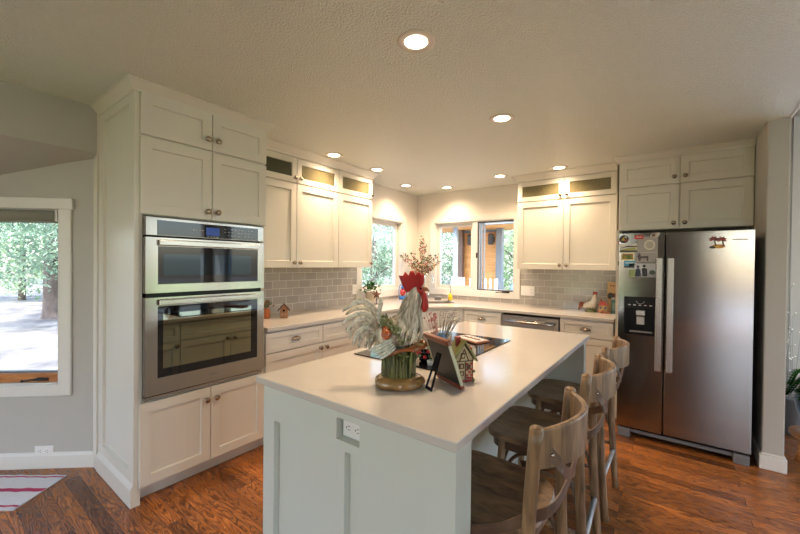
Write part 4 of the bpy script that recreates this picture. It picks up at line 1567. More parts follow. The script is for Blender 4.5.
MB(fm).box(-w2_ + .004, w2_ - .004, .014, h2_ - .01, -.003, .003).build('backing_board', flat('black_backing', (.02, .019, .018), .45), t)
MB(fm).box(-w2_ + .004, w2_ - .004, .014, h2_ - .01, -.0055, -.0032).build('photo_glass', 'black_glass', t)
top_ = fm @ Vector((-.01, .125, .004))
foot = Vector((2.332, -3.352, 0.9165))
mb = MB()
sd = wdir * .021
nn_ = ndir * .0025
upv = (foot - top_)
def quadbar(a, b, wa, wb):
    vs = []
    for p_, w_ in ((a, wa), (b, wb)):
        vs += [p_ - wdir * w_ + nn_, p_ + wdir * w_ + nn_, p_ + wdir * w_ - nn_, p_ - wdir * w_ - nn_]
    mb.add(vs, [(0, 1, 5, 4), (1, 2, 6, 5), (2, 3, 7, 6), (3, 0, 4, 7), (0, 1, 2, 3), (4, 5, 6, 7)], False)
quadbar(top_, top_ + upv * .5, .016, .021)
for s in (-1, 1):
    quadbar(top_ + upv * .5 + wdir * s * .016, foot + wdir * s * .020, .0045, .0045)
quadbar(top_ + upv * .93, foot, .022, .023)
mb.build('easel_leg', 'black', t)

# ------------------------------------------------------------------ little house figurine
CRM = flat('house_cream', (0.42, 0.34, 0.20), 0.35, vary=.25, scale=40)
BRN = flat('house_brown', (0.10, 0.045, 0.02), 0.4)
GRN = flat('house_roof', (0.20, 0.21, 0.07), 0.3, vary=.4, scale=50)
BRK = flat('house_brick', (0.33, 0.035, 0.025), 0.35, vary=.4, scale=60)
hs = thing('house_figurine', 'small ceramic house with green roof and red bricks, right of the picture frame', 'figurine', (2.374, -3.172, 0.9155), CAMR + R(18))
L = lambda: local(hs)
hw, hd, he, hr = .042, .034, .098, .160
mb = L()
mb.add([(-hw, -hd, 0), (hw, -hd, 0), (hw, -hd, he), (0, -hd, hr), (-hw, -hd, he), (-hw, hd, 0), (hw, hd, 0), (hw, hd, he), (0, hd, hr), (-hw, hd, he)],
       [(0, 1, 2, 3, 4), (9, 8, 7, 6, 5), (0, 5, 6, 1), (1, 6, 7, 2), (4, 9, 5, 0), (2, 7, 8, 3), (3, 8, 9, 4)], False)
mb.build('walls', CRM, hs)
mb = L()
for s in (-1, 1):
    a = Vector((0, 0, hr + .008)); b = Vector((s * (hw + .012), 0, he - .012))
    nn2 = Vector((s * .8, 0, .6)) * .007
    vs = []
    for y in (-hd - .010, hd + .010):
        vs += [a + Vector((0, y, 0)), b + Vector((0, y, 0)), b + Vector((0, y, 0)) + nn2, a + Vector((0, y, .009))]
    mb.add(vs, [(0, 1, 2, 3), (7, 6, 5, 4), (0, 4, 5, 1), (1, 5, 6, 2), (2, 6, 7, 3), (3, 7, 4, 0)], False)
mb.build('roof', GRN, hs)
mb = L().box(-.022, -.006, -.012, .006, hr - .02, hr + .022).box(-.025, -.003, -.015, .009, hr + .018, hr + .026)
mb.build('chimney', BRK, hs, .002)
mb = L()
mb.ball((.036, -.02, hr - .024), .0085)
mb.build('finial', BRK, hs)
mb = L()
for cx0, cz0, ww, hh2 in ((-.006, .112, .009, .011), (-.012, .070, .011, .010), (-.012, .040, .011, .009), (.02, .065, .008, .010)):
    mb.box(cx0 - ww, cx0 + ww, -hd - .003, -hd + .001, cz0 - hh2, cz0 + hh2)
mb.box(-hw, hw, -hd - .002, -hd, .088, .092)
for x0, z0, x1, z1 in ((-hw, he, 0, hr), (hw, he, 0, hr), (-.02, .092, 0, .14), (.02, .092, 0, .14), (-hw + .003, 0, -hw + .003, he), (.006, .0, .006, .09), (hw - .003, 0, hw - .003, he)):
    mb.tube([(x0, -hd - .001, z0), (x1, -hd - .001, z1)], .0022, 5)
mb.build('timber_and_shutters', BRN, hs)
mb = L()
for cx0, cz0 in ((-.006, .112), (-.012, .070), (-.012, .040)):
    mb.box(cx0 - .005, cx0 + .005, -hd - .0042, -hd - .003, cz0 - .006, cz0 + .006)
mb.build('window_panes', CRM, hs)
mb = L()
for i in range(7):
    for j in range(3):
        if (i + j) % 2 == 0 or i < 2:
            mb.box(.010 + j * .010, .019 + j * .010, -hd - .003, -hd, .004 + i * .0115, .013 + i * .0115)
for j in range(5):
    mb.box(-.038 + j * .011, -.029 + j * .011, -hd - .003, -hd, .004, .014)
mb.build('bricks', BRK, hs)
mb = L()
for i in range(26):
    mb.ball((hw + random.uniform(-.004, .010), random.uniform(-hd - .006, hd), random.uniform(.004, .055) if i % 2 else random.uniform(.004, .02)), random.uniform(.004, .007), None, None, 8)
mb.build('shrub', LEAFG, hs)

# ------------------------------------------------------------------ things on the cooktop
PLW = flat('plaque_white', (0.66, 0.60, 0.52), 0.3)
PLR = flat('plaque_edge', (0.30, 0.09, 0.035), 0.35)
SCR = flat('plaque_script', (0.14, 0.05, 0.03), 0.4)
pc = Vector((2.065, -2.42, 0.9215))
pang = math.atan2(-2.431 + 2.383, 2.174 - 1.968)
t = thing('spoon_rest_plaque', 'white tray with brown edge and cursive lettering lying on the black cooktop', 'tray', pc, R(-22))
mb = local(t)
mb.box(-.105, .105, -.058, .058, 0, .012)
mb.build('tray_edge', PLR, t, .004)
local(t).box(-.098, .098, -.051, .051, .012, .0145).build('tray_face', PLW, t, .002)
mb = local(t)
x = -.075
for k, hgt in enumerate((1.6, .8, .8, 1.5, .8, .8, .8, 1.3, .8)):
    pts = [(x + .0085 * math.sin(a) * .8 + a * .0028, .012 * hgt * math.sin(a * 1.0 + .5) , .0152) for a in [i * 2 * PI / 8 for i in range(9)]]
    mb.tube(pts, .0016, 4)
    x += .0168
mb.build('cursive_lettering', SCR, t)

STEMG = flat('dry_stem_grey', (0.22, 0.19, 0.17), 0.6, vary=.5)
STEMP = flat('dry_stem_pink', (0.45, 0.17, 0.16), 0.6, vary=.4)
t = thing('dried_stem_bunch', 'bunch of thin pink and grey dried stems in a jar behind the picture frame', 'dried flowers', (2.045, -2.775, 0.9215), CAMR)
mb = local(t)
mb.lathe([(.030, 0), (.036, .01), (.036, .07), (.030, .085), (.032, .09), (.026, .09), (.026, .02)], n=20)
mb.build('jar', flat('blue_jar', (.03, .12, .28), .15, coat=.5), t)
for nm, mt, cx0, num, sp in (('pink_stems', STEMP, -.052, 13, .034), ('grey_stems', STEMG, .050, 26, .055)):
    mb = local(t)
    for i in range(num):
        x1 = cx0 + random.uniform(-sp, sp)
        y1 = random.uniform(-.03, .03)
        z1 = random.uniform(.15, .215) if cx0 > 0 else random.uniform(.15, .205)
        pts = sample([(random.uniform(-.015, .015), random.uniform(-.012, .012), .03), (x1 * .6, y1 * .5, .10), (x1, y1, z1), (x1 + (.016 if cx0 > 0 else random.uniform(-.015, .015)), y1, z1 + .008)], 4)
        mb.tube(pts, .0011 if cx0 < 0 else .0014, 5)
        if cx0 < 0:
            for q in range(3):
                mb.ball(Vector(pts[-1]) + Vector((random.uniform(-.009, .009), random.uniform(-.009, .009), random.uniform(-.01, .006))), .0042, None, None, 6)
    mb.build(nm, mt, t)

DGL = flat('dark_leaf', (0.015, 0.04, 0.015), 0.35, vary=.5)
t = thing('holly_pot', 'dark green leafy pot with red berries on the cooktop, half behind the rooster', 'potted plant', (2.115, -3.02, 0.9215), CAMR)
mb = local(t)
mb.lathe([(.03, 0), (.04, .008), (.043, .045), (.046, .05), (.04, .05), (.038, .04)], n=20)
mb.build('pot', 'black', t)
mb = local(t)
for i in range(90):
    a, z = random.uniform(0, 2 * PI), random.uniform(.03, .12)
    r_ = random.uniform(.02, .07) * (1.2 - z * 4)
    mb.leaf((r_ * math.cos(a), r_ * math.sin(a), z), (math.cos(a), math.sin(a), random.uniform(-.4, .6)), (0, 0, 1), .035, .018, .3)
mb.build('leaves', DGL, t)
mb = local(t)
for i in range(7):
    a = random.uniform(PI, 2 * PI)
    mb.ball((.055 * math.cos(a), .055 * math.sin(a), random.uniform(.03, .06)), .009, None, None, 8)
mb.build('berries', REDG, t)
mb = MB()
mb.lathe([(.012, 0), (.016, .003), (.017, .022), (.0145, .024), (.0145, .008), (0.0, .007)], (2.165, -3.07, .9215), n=20, cap=False)
tag(mb.build('tealight_cup', flat('pale_glass_cup', (.45, .47, .46), .15)), 'small pale glass cup on the cooktop between rooster and picture frame', 'cup')

# ------------------------------------------------------------------ corner: faucet, soap, vase, lantern
fc = thing('faucet', 'chrome gooseneck kitchen faucet behind the rooster comb', 'faucet', (0.385, -0.372, 0.915), CAMR)
mb = local(fc)
mb.lathe([(.028, 0), (.028, .006), (.020, .012), (.018, .09), (.015, .10)], n=20)
mb.build('faucet_base', 'chrome', fc)
mb = local(fc)
mb.tube(sample([(0, 0, .09), (0, 0, .27), (.012, 0, .325), (.055, 0, .352), (.095, 0, .325), (.112, 0, .275), (.114, 0, .215)], 6), [.0115] * 31 + [.0115] * 3 + [.014] * 3, 12)
mb.build('spout', 'chrome', fc)
mb = local(fc)
mb.tube([(.015, -.01, .06), (.06, -.03, .085)], [.007, .006], 8)
mb.build('lever', 'chrome', fc)
mb = MB(Matrix.Translation((.52, -.245, .9155)) @ Matrix.Rotation(CAMR, 4, 'Z'))
mb.box(-.045, .045, -.025, .025, 0, .045)
tag(mb.build('sponge_holder', 'grey_plastic', None, .006), 'low grey sponge holder behind the sink under the faucet', 'sponge holder')
t = thing('soap_bottle', 'clear soap bottle with yellow liquid and dark pump by the back window', 'soap bottle', (0.685, -0.20, 0.9155))
mb = MB().lathe([(.024, 0), (.031, .006), (.033, .05), (.028, .078), (.012, .095), (.010, .105)], (0.685, -0.20, .9155), n=20)
mb.build('liquid_bottle', flat('yellow_soap', (.82, .55, .02), .15, coat=.5), t)
mb = MB().lathe([(.010, .105), (.011, .118), (.004, .122), (.004, .19), (.007, .193), (.007, .202), (0, .203)], (0.685, -0.20, .9155), n=14)
mb.tube([(.685, -.20, 1.113), (.66, -.222, 1.108)], .0035, 6)
mb.build('pump', 'grey_plastic', t)

vz = thing('flower_vase', 'clear glass vase of wispy pink, yellow and green flowers in the window corner', 'flower arrangement', (0.26, -0.26, 0.9155), CAMR)
mb = local(vz)
mb.lathe([(.045, 0), (.052, .01), (.058, .12), (.05, .21), (.043, .25), (.047, .26), (.040, .25), (.045, .2), (.053, .12), (.046, .015)], n=24, cap=False)
mb.build('vase', 'clear', vz)
fl_mats = {'leaves': flat('spray_leaf', (.06, .085, .022), .5, vary=.6, scale=30), 'pink_blossoms': flat('spray_pink', (.38, .09, .09), .5, vary=.5, scale=40), 'yellow_blossoms': flat('spray_yellow', (.60, .50, .30), .5, vary=.4, scale=40)}
stems, lv, pk, yl = local(vz), local(vz), local(vz), local(vz)
ends = [(-.30, 0, .60), (-.24, .05, .62), (-.12, -.05, .62), (-.02, 0, .80), (.02, .03, .86), (.05, -.03, .74), (.13, 0, .62), (.22, .02, .60), (.24, 0, .52), (.18, -.06, .47), (.10, .05, .55), (-.06, .06, .52), (.0, -.08, .50), (-.14, 0, .50), (.06, 0, .46), (-.10, -.06, .44)]
for ex, ey, ez in ends:
    pts = sample([(random.uniform(-.02, .02), random.uniform(-.02, .02), .03), (ex * .15, ey * .2, .27), (ex * .55, ey * .6, .27 + (ez - .27) * .6), (ex, ey, ez)], 8)
    stems.tube(pts, [.003 - .002 * i / (len(pts) - 1) for i in range(len(pts))], 5)
    for p in pts[12:]:
        for q in range(3):
            pp = Vector(p) + Vector((random.uniform(-.02, .02), random.uniform(-.02, .02), random.uniform(-.02, .02)))
            kind = random.random()
            tgt = lv if kind < .52 else (pk if kind < .8 else yl)
            d = Vector((random.uniform(-1, 1), random.uniform(-1, 1), random.uniform(-.5, 1)))
            nv = Vector((random.uniform(-1, 1), -1, random.uniform(-1, 1)))
            if tgt is lv:
                tgt.leaf(pp, d, nv, random.uniform(.035, .055), .017, .2)
            else:
                for r_ in range(4):
                    d2 = Vector((random.uniform(-1, 1), random.uniform(-1, 1), random.uniform(-1, 1)))
                    tgt.leaf(pp, d2, nv, .020, .013, .2)
stems.build('stems', flat('spray_stem', (.16, .11, .05), .6), vz)
lv.build('leaves', fl_mats['leaves'], vz)
pk.build('pink_blossoms', fl_mats['pink_blossoms'], vz)
yl.build('yellow_blossoms', fl_mats['yellow_blossoms'], vz)

BLU = flat('blue_enamel', (.01, .13, .42), .25, coat=.4)
t = thing('lantern', 'small blue lantern with a red globe behind the rooster head', 'lantern', (0.115, -0.50, 0.9155), CAMR)
mb = local(t).lathe([(.050, 0), (.054, .004), (.050, .03), (.030, .045)], n=20)
mb.build('lantern_base', BLU, t)
mb = local(t).ball((0, 0, .10), .040, .040, .055, 16)
mb.build('globe', flat('red_globe', (.5, .03, .03), .15, coat=.5), t)
mb = local(t).lathe([(.034, .15), (.036, .155), (.02, .175), (.012, .195), (.016, .20), (0, .203)], n=20)
for s in (-1, 1):
    mb.tube(sample([(s * .047, 0, .02), (s * .052, 0, .09), (s * .047, 0, .165), (s * .02, 0, .21)], 4), .005, 6)
mb.tube(sample([(-.02, 0, .21), (0, 0, .235), (.02, 0, .21)], 4), .003, 6)
mb.build('lantern_cage', BLU, t)

# potted plant and rusty star on the counter by the left window
t = thing('windowsill_plant', 'leafy green plant in a cream pot at the left window', 'potted plant', (0.11, -1.16, 0.9155))
mb = MB().lathe([(.045, 0), (.055, .01), (.066, .13), (.070, .135), (.060, .135), (.058, .12)], (0.11, -1.16, .9155), n=24)
mb.build('pot', flat('cream_pot', (.55, .48, .38), .4), t)
mb = MB()
for i in range(120):
    a, ph = random.uniform(0, 2 * PI), random.uniform(.1, 1.4)
    d = Vector((math.cos(a) * math.cos(ph), math.sin(a) * math.cos(ph), math.sin(ph)))
    b = Vector((.11, -1.16, 1.05)) + d * random.uniform(.02, .12)
    if b.x < .03:
        b.x = .03 + random.uniform(0, .02)
    if abs(d.x) > 0 and b.x + d.x * .05 < .02:
        d.x = abs(d.x)
    mb.leaf(b, d, (random.uniform(-1, 1), random.uniform(-1, 1), 1), random.uniform(.03, .055), .028, .3)
mb.build('foliage', leaf_mat('herb_leaf', (.03, .09, .02), (.10, .20, .05), .25, 20), t)
fs = frame((0.245, -1.205, 0.9155), (0.80, 0.60, 0), (.6, -.8, 0))
mb = MB(fs)
pp = []
for i in range(10):
    a = PI / 2 + i * PI / 5
    r_ = .062 if i % 2 == 0 else .026
    pp.append((r_ * math.cos(a), .115 + r_ * math.sin(a)))
mb.add([(x, y, 0) for x, y in pp] + [(0, .115, .018), (0, .115, -.018)], [(i, (i + 1) % 10, 10) for i in range(10)] + [((i + 1) % 10, i, 11) for i in range(10)])
st_ = thing('metal_star', 'rusty brown metal star on a short stand in front of the window plant', 'ornament', (0.245, -1.205, 0.9155))
mb.build('star', flat('rusty_metal', (.13, .05, .025), .5, .3, vary=.4), st_)
mb = MB(fs)
mb.box(-.03, .03, 0, .008, -.02, .02).box(-.004, .004, .008, .09, -.004, .004)
mb.build('stand', 'bronze', st_)

# left counter figurines beside the oven tower
TER = flat('terracotta', (.42, .11, .025), .45, vary=.2)
t = thing('candle_pot', 'small orange pot of dried green and red flowers beside the oven', 'ornament', (0.250, -2.690, 0.9155), CAMR)
mb = local(t).lathe([(.024, 0), (.032, .006), (.033, .07), (.026, .085), (.02, .085), (.02, .05)], n=20)
mb.build('pot', TER, t)
l1, l2 = local(t), local(t)
for i in range(60):
    a, ph = random.uniform(0, 2 * PI), random.uniform(.2, 1.5)
    d = Vector((math.cos(a) * math.cos(ph), math.sin(a) * math.cos(ph), math.sin(ph)))
    tgt = l1 if i % 3 else l2
    tgt.leaf(Vector((0, 0, .08)) + d * random.uniform(.01, .06), d, (random.uniform(-1, 1), -1, 1), .03, .015, .2)
l1.build('sprigs', LEAFG, t)
l2.build('red_petals', RUST, t)
t = thing('birdhouse', 'small cream and brown birdhouse on the left counter near the oven', 'ornament', (0.335, -2.570, 0.9155), CAMR + R(15))
mb = local(t)
mb.add([(-.032, -.03, 0), (.032, -.03, 0), (.032, -.03, .075), (0, -.03, .115), (-.032, -.03, .075), (-.032, .03, 0), (.032, .03, 0), (.032, .03, .075), (0, .03, .115), (-.032, .03, .075)],
       [(0, 1, 2, 3, 4), (9, 8, 7, 6, 5), (0, 5, 6, 1), (1, 6, 7, 2), (4, 9, 5, 0), (2, 7, 8, 3), (3, 8, 9, 4)], False)
mb.build('walls', flat('birdhouse_wall', (.34, .17, .09), .5, vary=.6, scale=50), t)
mb = local(t)
for s in (-1, 1):
    a, b = Vector((0, 0, .120)), Vector((s * .048, 0, .060))
    vs = []
    for y in (-.042, .042):
        vs += [a + Vector((0, y, 0)), b + Vector((0, y, 0)), b + Vector((s * .004, y, .008)), a + Vector((0, y, .010))]
    mb.add(vs, [(0, 1, 2, 3), (7, 6, 5, 4), (0, 4, 5, 1), (1, 5, 6, 2), (2, 6, 7, 3), (3, 7, 4, 0)], False)
mb.build('roof', BRN, t)
mb = local(t)
mb.lathe([(.010, 0), (.010, .002)], (0, -.030, .066), (0, -1, 0), 14)
mb.build('entrance_hole', 'black', t)
mb = local(t)
for x0, z0 in ((-.02, .025), (.008, .025)):
    mb.box(x0, x0 + .012, -.0325, -.03, z0, z0 + .016)
mb.build('painted_windows', CRM, t)

# right counter: little rooster, house box, cookbook and teal tin
sr = thing('rooster_figurine', 'small white hen figurine with red comb on the back counter by the refrigerator', 'figurine', (2.385, -0.22, 0.9155), R(5))
L = lambda: local(sr)
WHT = flat('hen_white', (.62, .58, .50), .3, vary=.15)
mb = L()
sp = [(-.085, .035, .012, .012), (-.06, .05, .03, .028), (-.02, .058, .045, .04), (.015, .075, .045, .04), (.028, .11, .03, .028), (.032, .145, .022, .02), (.036, .17, .018, .017), (.042, .182, .008, .008)]
out = []
for i, (x, z, a, b) in enumerate(sp):
    x0, z0 = sp[max(i - 1, 0)][:2]
    x1, z1 = sp[min(i + 1, len(sp) - 1)][:2]
    out.append(oval((x, 0, z), x1 - x0, z1 - z0, a, b, 16))
mb.rings(out, True, True)
mb.build('body', WHT, sr)
mb = L()
for i in range(6):
    mb.tube(sample([(-.06, (i - 2.5) * .006, .06 + i * .004), (-.095, (i - 2.5) * .009, .055 + i * .006), (-.115, (i - 2.5) * .010, .012 + i * .01)], 4), [.008, .01, .011, .011, .011, .01, .009, .007, .003], 7, 1, .5)
mb.build('tail_feather', flat('hen_tail', (.22, .05, .025), .35, vary=.5, scale=40), sr)
mb = L()
mb.tube([(.026, 0, .175), (.03, 0, .208), (.05, 0, .205), (.055, 0, .18)], [.006, .013, .012, .005], 8, 1, .5)
mb.tube([(.048, 0, .165), (.05, 0, .135)], [.008, .007], 8)
mb.build('comb', REDG, sr)
mb = L().tube([(.05, 0, .17), (.07, 0, .163)], [.006, .001], 7)
mb.build('beak', BEAK, sr)
mb = L()
mb.lathe([(.055, 0), (.058, .004), (.045, .02), (.02, .04)], (0, 0, 0), n=20)
for i in range(20):
    a = random.uniform(0, 2 * PI)
    mb.leaf((.04 * math.cos(a), .04 * math.sin(a), .01), (math.cos(a) * .4, math.sin(a) * .4, 1), (math.cos(a), math.sin(a), 0), .04, .015)
mb.build('grass_base', LEAFG, sr)

t = thing('house_figurine', 'red and cream cottage figurine beside the small white hen', 'figurine', (2.505, -0.27, 0.9155), R(10))
mb = local(t).box(-.036, .036, -.03, .03, 0, .085)
mb.build('walls', flat('cottage_wall', (.42, .30, .14), .45, vary=.6, scale=45), t)
mb = local(t)
mb.add([(-.045, -.04, .08), (.045, -.04, .08), (.045, .04, .08), (-.045, .04, .08), (-.02, 0, .125), (.02, 0, .125)], [(0, 1, 5, 4), (1, 2, 5), (2, 3, 4, 5), (3, 0, 4), (0, 3, 2, 1)], False)
mb.box(-.022, -.006, -.008, .008, .10, .145)
mb.build('roof', flat('cottage_roof', (.25, .04, .03), .4, vary=.5, scale=50), t)
mb = local(t)
for x0 in (-.028, .012):
    mb.box(x0, x0 + .016, -.0325, -.03, .045, .065)
mb.box(-.006, .008, -.0325, -.03, 0, .035)
mb.build('door_and_windows', flat('cottage_shutter', (.05, .07, .16), .4), t)
mb = local(t)
for i in range(20):
    mb.ball((random.uniform(-.045, .05), -.036 + random.uniform(-.006, .004), random.uniform(.005, .022)), .007, None, None, 7)
mb.build('garden_shrubs', flat('cottage_garden', (.34, .10, .05), .5, vary=.7, scale=70), t)
bk = MB(Matrix.Translation((2.585, -0.10, .9155)) @ Matrix.Rotation(R(4), 4, 'Z'))
bk.box(-.06, .06, -.02, .02, 0, .315)
bkm = [flat('cookbook_cover', (.52, .34, .15), .45, vary=.3, scale=18), flat('cookbook_print', (.20, .05, .025), .5, vary=.4, scale=40), flat('cookbook_dark', (.06, .05, .04), .5)]
bk.m = 1
for i in range(6):
    bk.box(-.035 + i * .012, -.027 + i * .012, -.0206, -.02, .265 + (i % 2) * .006, .285)
bk.box(-.01, .05, -.0206, -.02, .15, .20)
bk.m = 2
bk.add([(-.03 + .03 * math.cos(a), -.0209, .17 + .035 * math.sin(a)) for a in [2 * PI * i / 16 for i in range(16)]], [tuple(range(16))])
tag(bk.build('cookbook', bkm, weld=False), 'tall tan cookbook standing against the back tiles by the refrigerator', 'book')
tn = MB(Matrix.Translation((2.605, -0.215, .9155)))
tn.box(-.028, .028, -.028, .028, 0, .155)
tn.m = 1
tn.box(-.029, .029, -.029, .029, .14, .160)
tn.m = 2
tn.box(-.018, .018, -.0286, -.028, .03, .11)
tag(tn.build('storage_tin', [flat('teal_tin', (.03, .10, .10), .35, vary=.4, scale=30), flat('tin_lid', (.30, .30, .24), .35), flat('tin_label', (.16, .24, .22), .5)], None, .002), 'dark teal tin in front of the tall tan cookbook', 'tin')

# ------------------------------------------------------------------ rug by the bay
RW = flat('rug_white', (.76, .73, .74), .9, vary=.12, scale=80, bump=.4, bscale=200)
RR = flat('rug_red', (.46, .035, .10), .9, vary=.3, scale=90, bump=.4, bscale=200)
rfm = Matrix.Translation((-.055, -3.935, 0.001)) @ Matrix.Rotation(math.atan2(-.264, -.341), 4, 'Z')
# local x runs along the bay wall away from the corner, local y into the room
rug = MB(rfm)
def rug_pt(x, y):
    sk = -.0
    return (x + sk * y, y)
wrug, lrug = .34, 1.5
bands = [(0, .014, 0), (.014, .027, 1), (.027, .140, 0), (.140, .174, 1), (.174, .298, 0), (.298, .314, 1), (.314, .34, 0)]
nx = 40
for y0, y1, mi in bands:
    rug.m = mi
    for i in range(nx):
        x0, x1 = lrug * i / nx, lrug * (i + 1) / nx
        f = lambda x, y: (x + (-.10 * y if False else 0), y + .0035 * math.sin(x * 60 + y * 30), .006 + .0012 * math.sin(x * 25 + y * 40))
        rug.add([f(x0, y0), f(x1, y0), f(x1, y1), f(x0, y1)], [(0, 1, 2, 3)])
rug.m = 0
rug.box(0.0, lrug, 0.0, wrug, 0, .0045)
tag(rug.build('rug', [RW, RR]), 'white woven rug with red stripes on the floor under the bay window', 'rug')

# ------------------------------------------------------------------ recessed ceiling lights
RL = [((2.124, -3.160), 'large recessed ceiling light nearest the camera, above the near end of the island'),
      ((2.114, -2.085), 'recessed ceiling light above the far end of the island'),
      ((0.504, -2.151), 'recessed ceiling light beside the double glass cabinet near the oven tower'),
      ((0.494, -1.514), 'recessed ceiling light by the one-door glass cabinet on the left wall'),
      ((0.28, -0.68), 'recessed ceiling light in front of the left kitchen window'),
      ((0.66, -0.275), 'recessed ceiling light above the corner sink between the two windows'),
      ((1.474, -0.492), 'recessed ceiling light above the back window edge, left of the wall cabinet'),
      ((2.115, -0.503), 'recessed ceiling light in front of the back wall cabinet near the refrigerator')]
first = None
for (x, y), lb in RL:
    if first is None:
        t = thing('recessed_light', lb, 'ceiling light', (x, y, H), 0, 'recessed ceiling lights')
        local(t).lathe([(.052, -.001), (.054, -.004), (.078, -.007), (.086, -.004), (.087, 0.0)], n=32, cap=False).build('trim_ring', 'trimring', t)
        local(t).lathe([(0.0, -.003), (.053, -.003)], n=32, cap=False).build('lens', 'lens', t)
        sp = bpy.data.lights.new('lamp', 'SPOT')
        sp.energy = LAMP_W
        sp.color = LAMP_COL
        sp.spot_size = R(150)
        sp.spot_blend = 1.0
        sp.shadow_soft_size = 0.08
        so = bpy.data.objects.new('lamp', sp)
        C.objects.link(so)
        so.parent = t
        so.location = (0, 0, -0.03)
        first = t
    else:
        c = copy_tree(first)
        c.location = (x, y, H)
        c['label'] = lb

# ------------------------------------------------------------------ beyond the partition: plant, twigs, picture
t = thing('palm_plant', 'green palm in a dark glazed pot beyond the partition wall', 'potted plant', (3.98, -0.62, 0.20))
px0, py0 = 3.98, -0.62
mb = MB().lathe([(.09, 0), (.11, .01), (.15, .14), (.165, .23), (.155, .27), (.165, .285), (.15, .285), (.14, .24)], (px0, py0, .20), n=28)
mb.build('pot', flat('dark_blue_glaze', (.012, .018, .03), .12, vary=.4, coat=.6), t)
mb = MB()
for i in range(15):
    a = 2 * PI * i / 15 + random.uniform(-.2, .2)
    ln = random.uniform(.30, .40)
    el = random.uniform(.35, 1.1)
    d = Vector((math.cos(a), math.sin(a), 0))
    sc_ = .42 if d.x < -.15 else (.5 if d.y > .3 else .9)
    pts = sample([Vector((px0, py0, .44)), Vector((px0, py0, .44)) + d * ln * .35 * math.cos(el) * sc_ + Vector((0, 0, .18)), Vector((px0, py0, .44)) + d * ln * .8 * sc_ + Vector((0, 0, .25 * el)), Vector((px0, py0, .44)) + d * ln * 1.1 * sc_ + Vector((0, 0, .25 * el - .10))], 6)
    mb.tube(pts, .004, 5)
    for j, p in enumerate(pts[3:], 3):
        for s in (-1, 1):
            sd = d.cross(Vector((0, 0, 1))) * s
            mb.leaf(p, sd * .8 + d * .7 + Vector((0, 0, -.25)), (0, 0, 1), .15 * sc_, .016, .25)
            mb.leaf(p + d * .008, sd * .8 + d * .9 + Vector((0, 0, -.15)), (0, 0, 1), .14 * sc_, .016, .25)
mb.build('fronds', leaf_mat('palm_leaf', (.012, .05, .012), (.05, .14, .03), .25, 12), t)
t = thing('plant_stand', 'round brown wooden stand under the palm pot', 'plant stand', (px0, py0, 0))
MB().lathe([(.15, .17), (.19, .172), (.19, .195), (.15, .199)], (px0, py0, 0), n=28).build('stand_top', 'sill_wood', t)
for k in range(4):
    a = k * PI / 2 + .4
    MB().tube([(px0 + .17 * math.cos(a), py0 + .17 * math.sin(a), 0), (px0 + .14 * math.cos(a), py0 + .14 * math.sin(a), .172)], .016, 8).build('leg', 'sill_wood', t)
t = thing('twig_lights', 'bare silvery twigs with tiny white lights beyond the partition wall', 'twig lights', (3.90, -0.10, 0))
mb = MB()
mb.lathe([(.05, 0), (.06, .01), (.05, .28), (.06, .30), (.05, .30)], (3.90, -.10, 0), n=20)
mb.build('vase', 'grey_plastic', t)
mb, lg = MB(), []
for i in range(9):
    ex, ey, ez = 3.90 + random.uniform(-.13, .18), -.10 + random.uniform(-.08, .03), random.uniform(.8, 1.28)
    pts = sample([(3.90, -.10, .1), (3.90 + (ex - 3.90) * .3, -.10, .5), (ex, ey, ez)], 8)
    mb.tube(pts, [.004 - .003 * k / (len(pts) - 1) for k in range(len(pts))], 5)
    for p in pts[8::2]:
        q = Vector(p) + Vector((random.uniform(-.05, .05), random.uniform(-.02, .02), random.uniform(.0, .06)))
        q.y = min(q.y, -.03)
        mb.tube([p, q], .0014, 4)
        lg.append(q)
mb.build('twigs', flat('silver_twig', (.40, .39, .38), .5), t)
bead = flat('bead', (.8, .8, .8), .3, emit=((1, .95, .85), .7))
for q in lg:
    MB().ball(q, .0042, None, None, 7).build('light_bead', bead, t)
t = thing('picture', 'thin black framed picture on the wall beyond the partition', 'picture', (3.79, -0.01, 1.58))
ring(MB(WB), 3.72, 3.855, 1.58, 1.93, .02, 0.001, .022).build('frame', 'black', t)
MB(WB).box(3.74, 3.835, 1.60, 1.91, 0.001, .012).build('print', flat('print_paper', (.05, .05, .05), .6), t)

# ------------------------------------------------------------------ outdoors
GZ = -0.35
GM, gnt, gb = new_mat('sunlit_ground')
gtc = N(gnt, 'ShaderNodeTexCoord')
gno = N(gnt, 'ShaderNodeTexNoise')
setin(gno, Scale=0.9, Detail=8.0, Roughness=0.65)
gnt.links.new(gtc.outputs['Object'], gno.inputs['Vector'])
gnt.links.new(ramp(gnt, gno.outputs[0], [(0.35, (0.07, 0.068, 0.07)), (0.5, (0.16, 0.152, 0.148)), (0.65, (0.26, 0.245, 0.235))]), gb.inputs['Base Color'])
gb.inputs['Roughness'].default_value = 0.9
mb = MB()
mb.box(-45, 40, -35, 45, GZ - .3, GZ)
struct(mb.build('ground', GM, center=False))
GREEN_BOUNCE = flat('green_bounce_ground', (0.22, 0.36, 0.10), .9, vary=.35, scale=2.0)  # green ground added to bounce greenish daylight into the room
mb = MB()
mb.box(-6, 3.4, -34, -9.2, GZ, GZ + .02).box(11, 30, -9.2, 12, GZ, GZ + .02)
struct(mb.build('ground_green_bounce', GREEN_BOUNCE, center=False))
PALE_BOUNCE = flat('pale_bounce_ground', (0.55, 0.57, 0.59), .85, vary=.15, scale=1.5, bump=.2)  # pale ground added outside the windows to bounce daylight onto the ceiling
mb = MB()
mb.box(3.3, 11, .3, 12, GZ, GZ + .04).box(3.4, 16, -18, -9.0, GZ, GZ + .04).box(7.9, 11, -9.0, .3, GZ, GZ + .04)
struct(mb.build('ground_pale_bounce', PALE_BOUNCE, center=False))

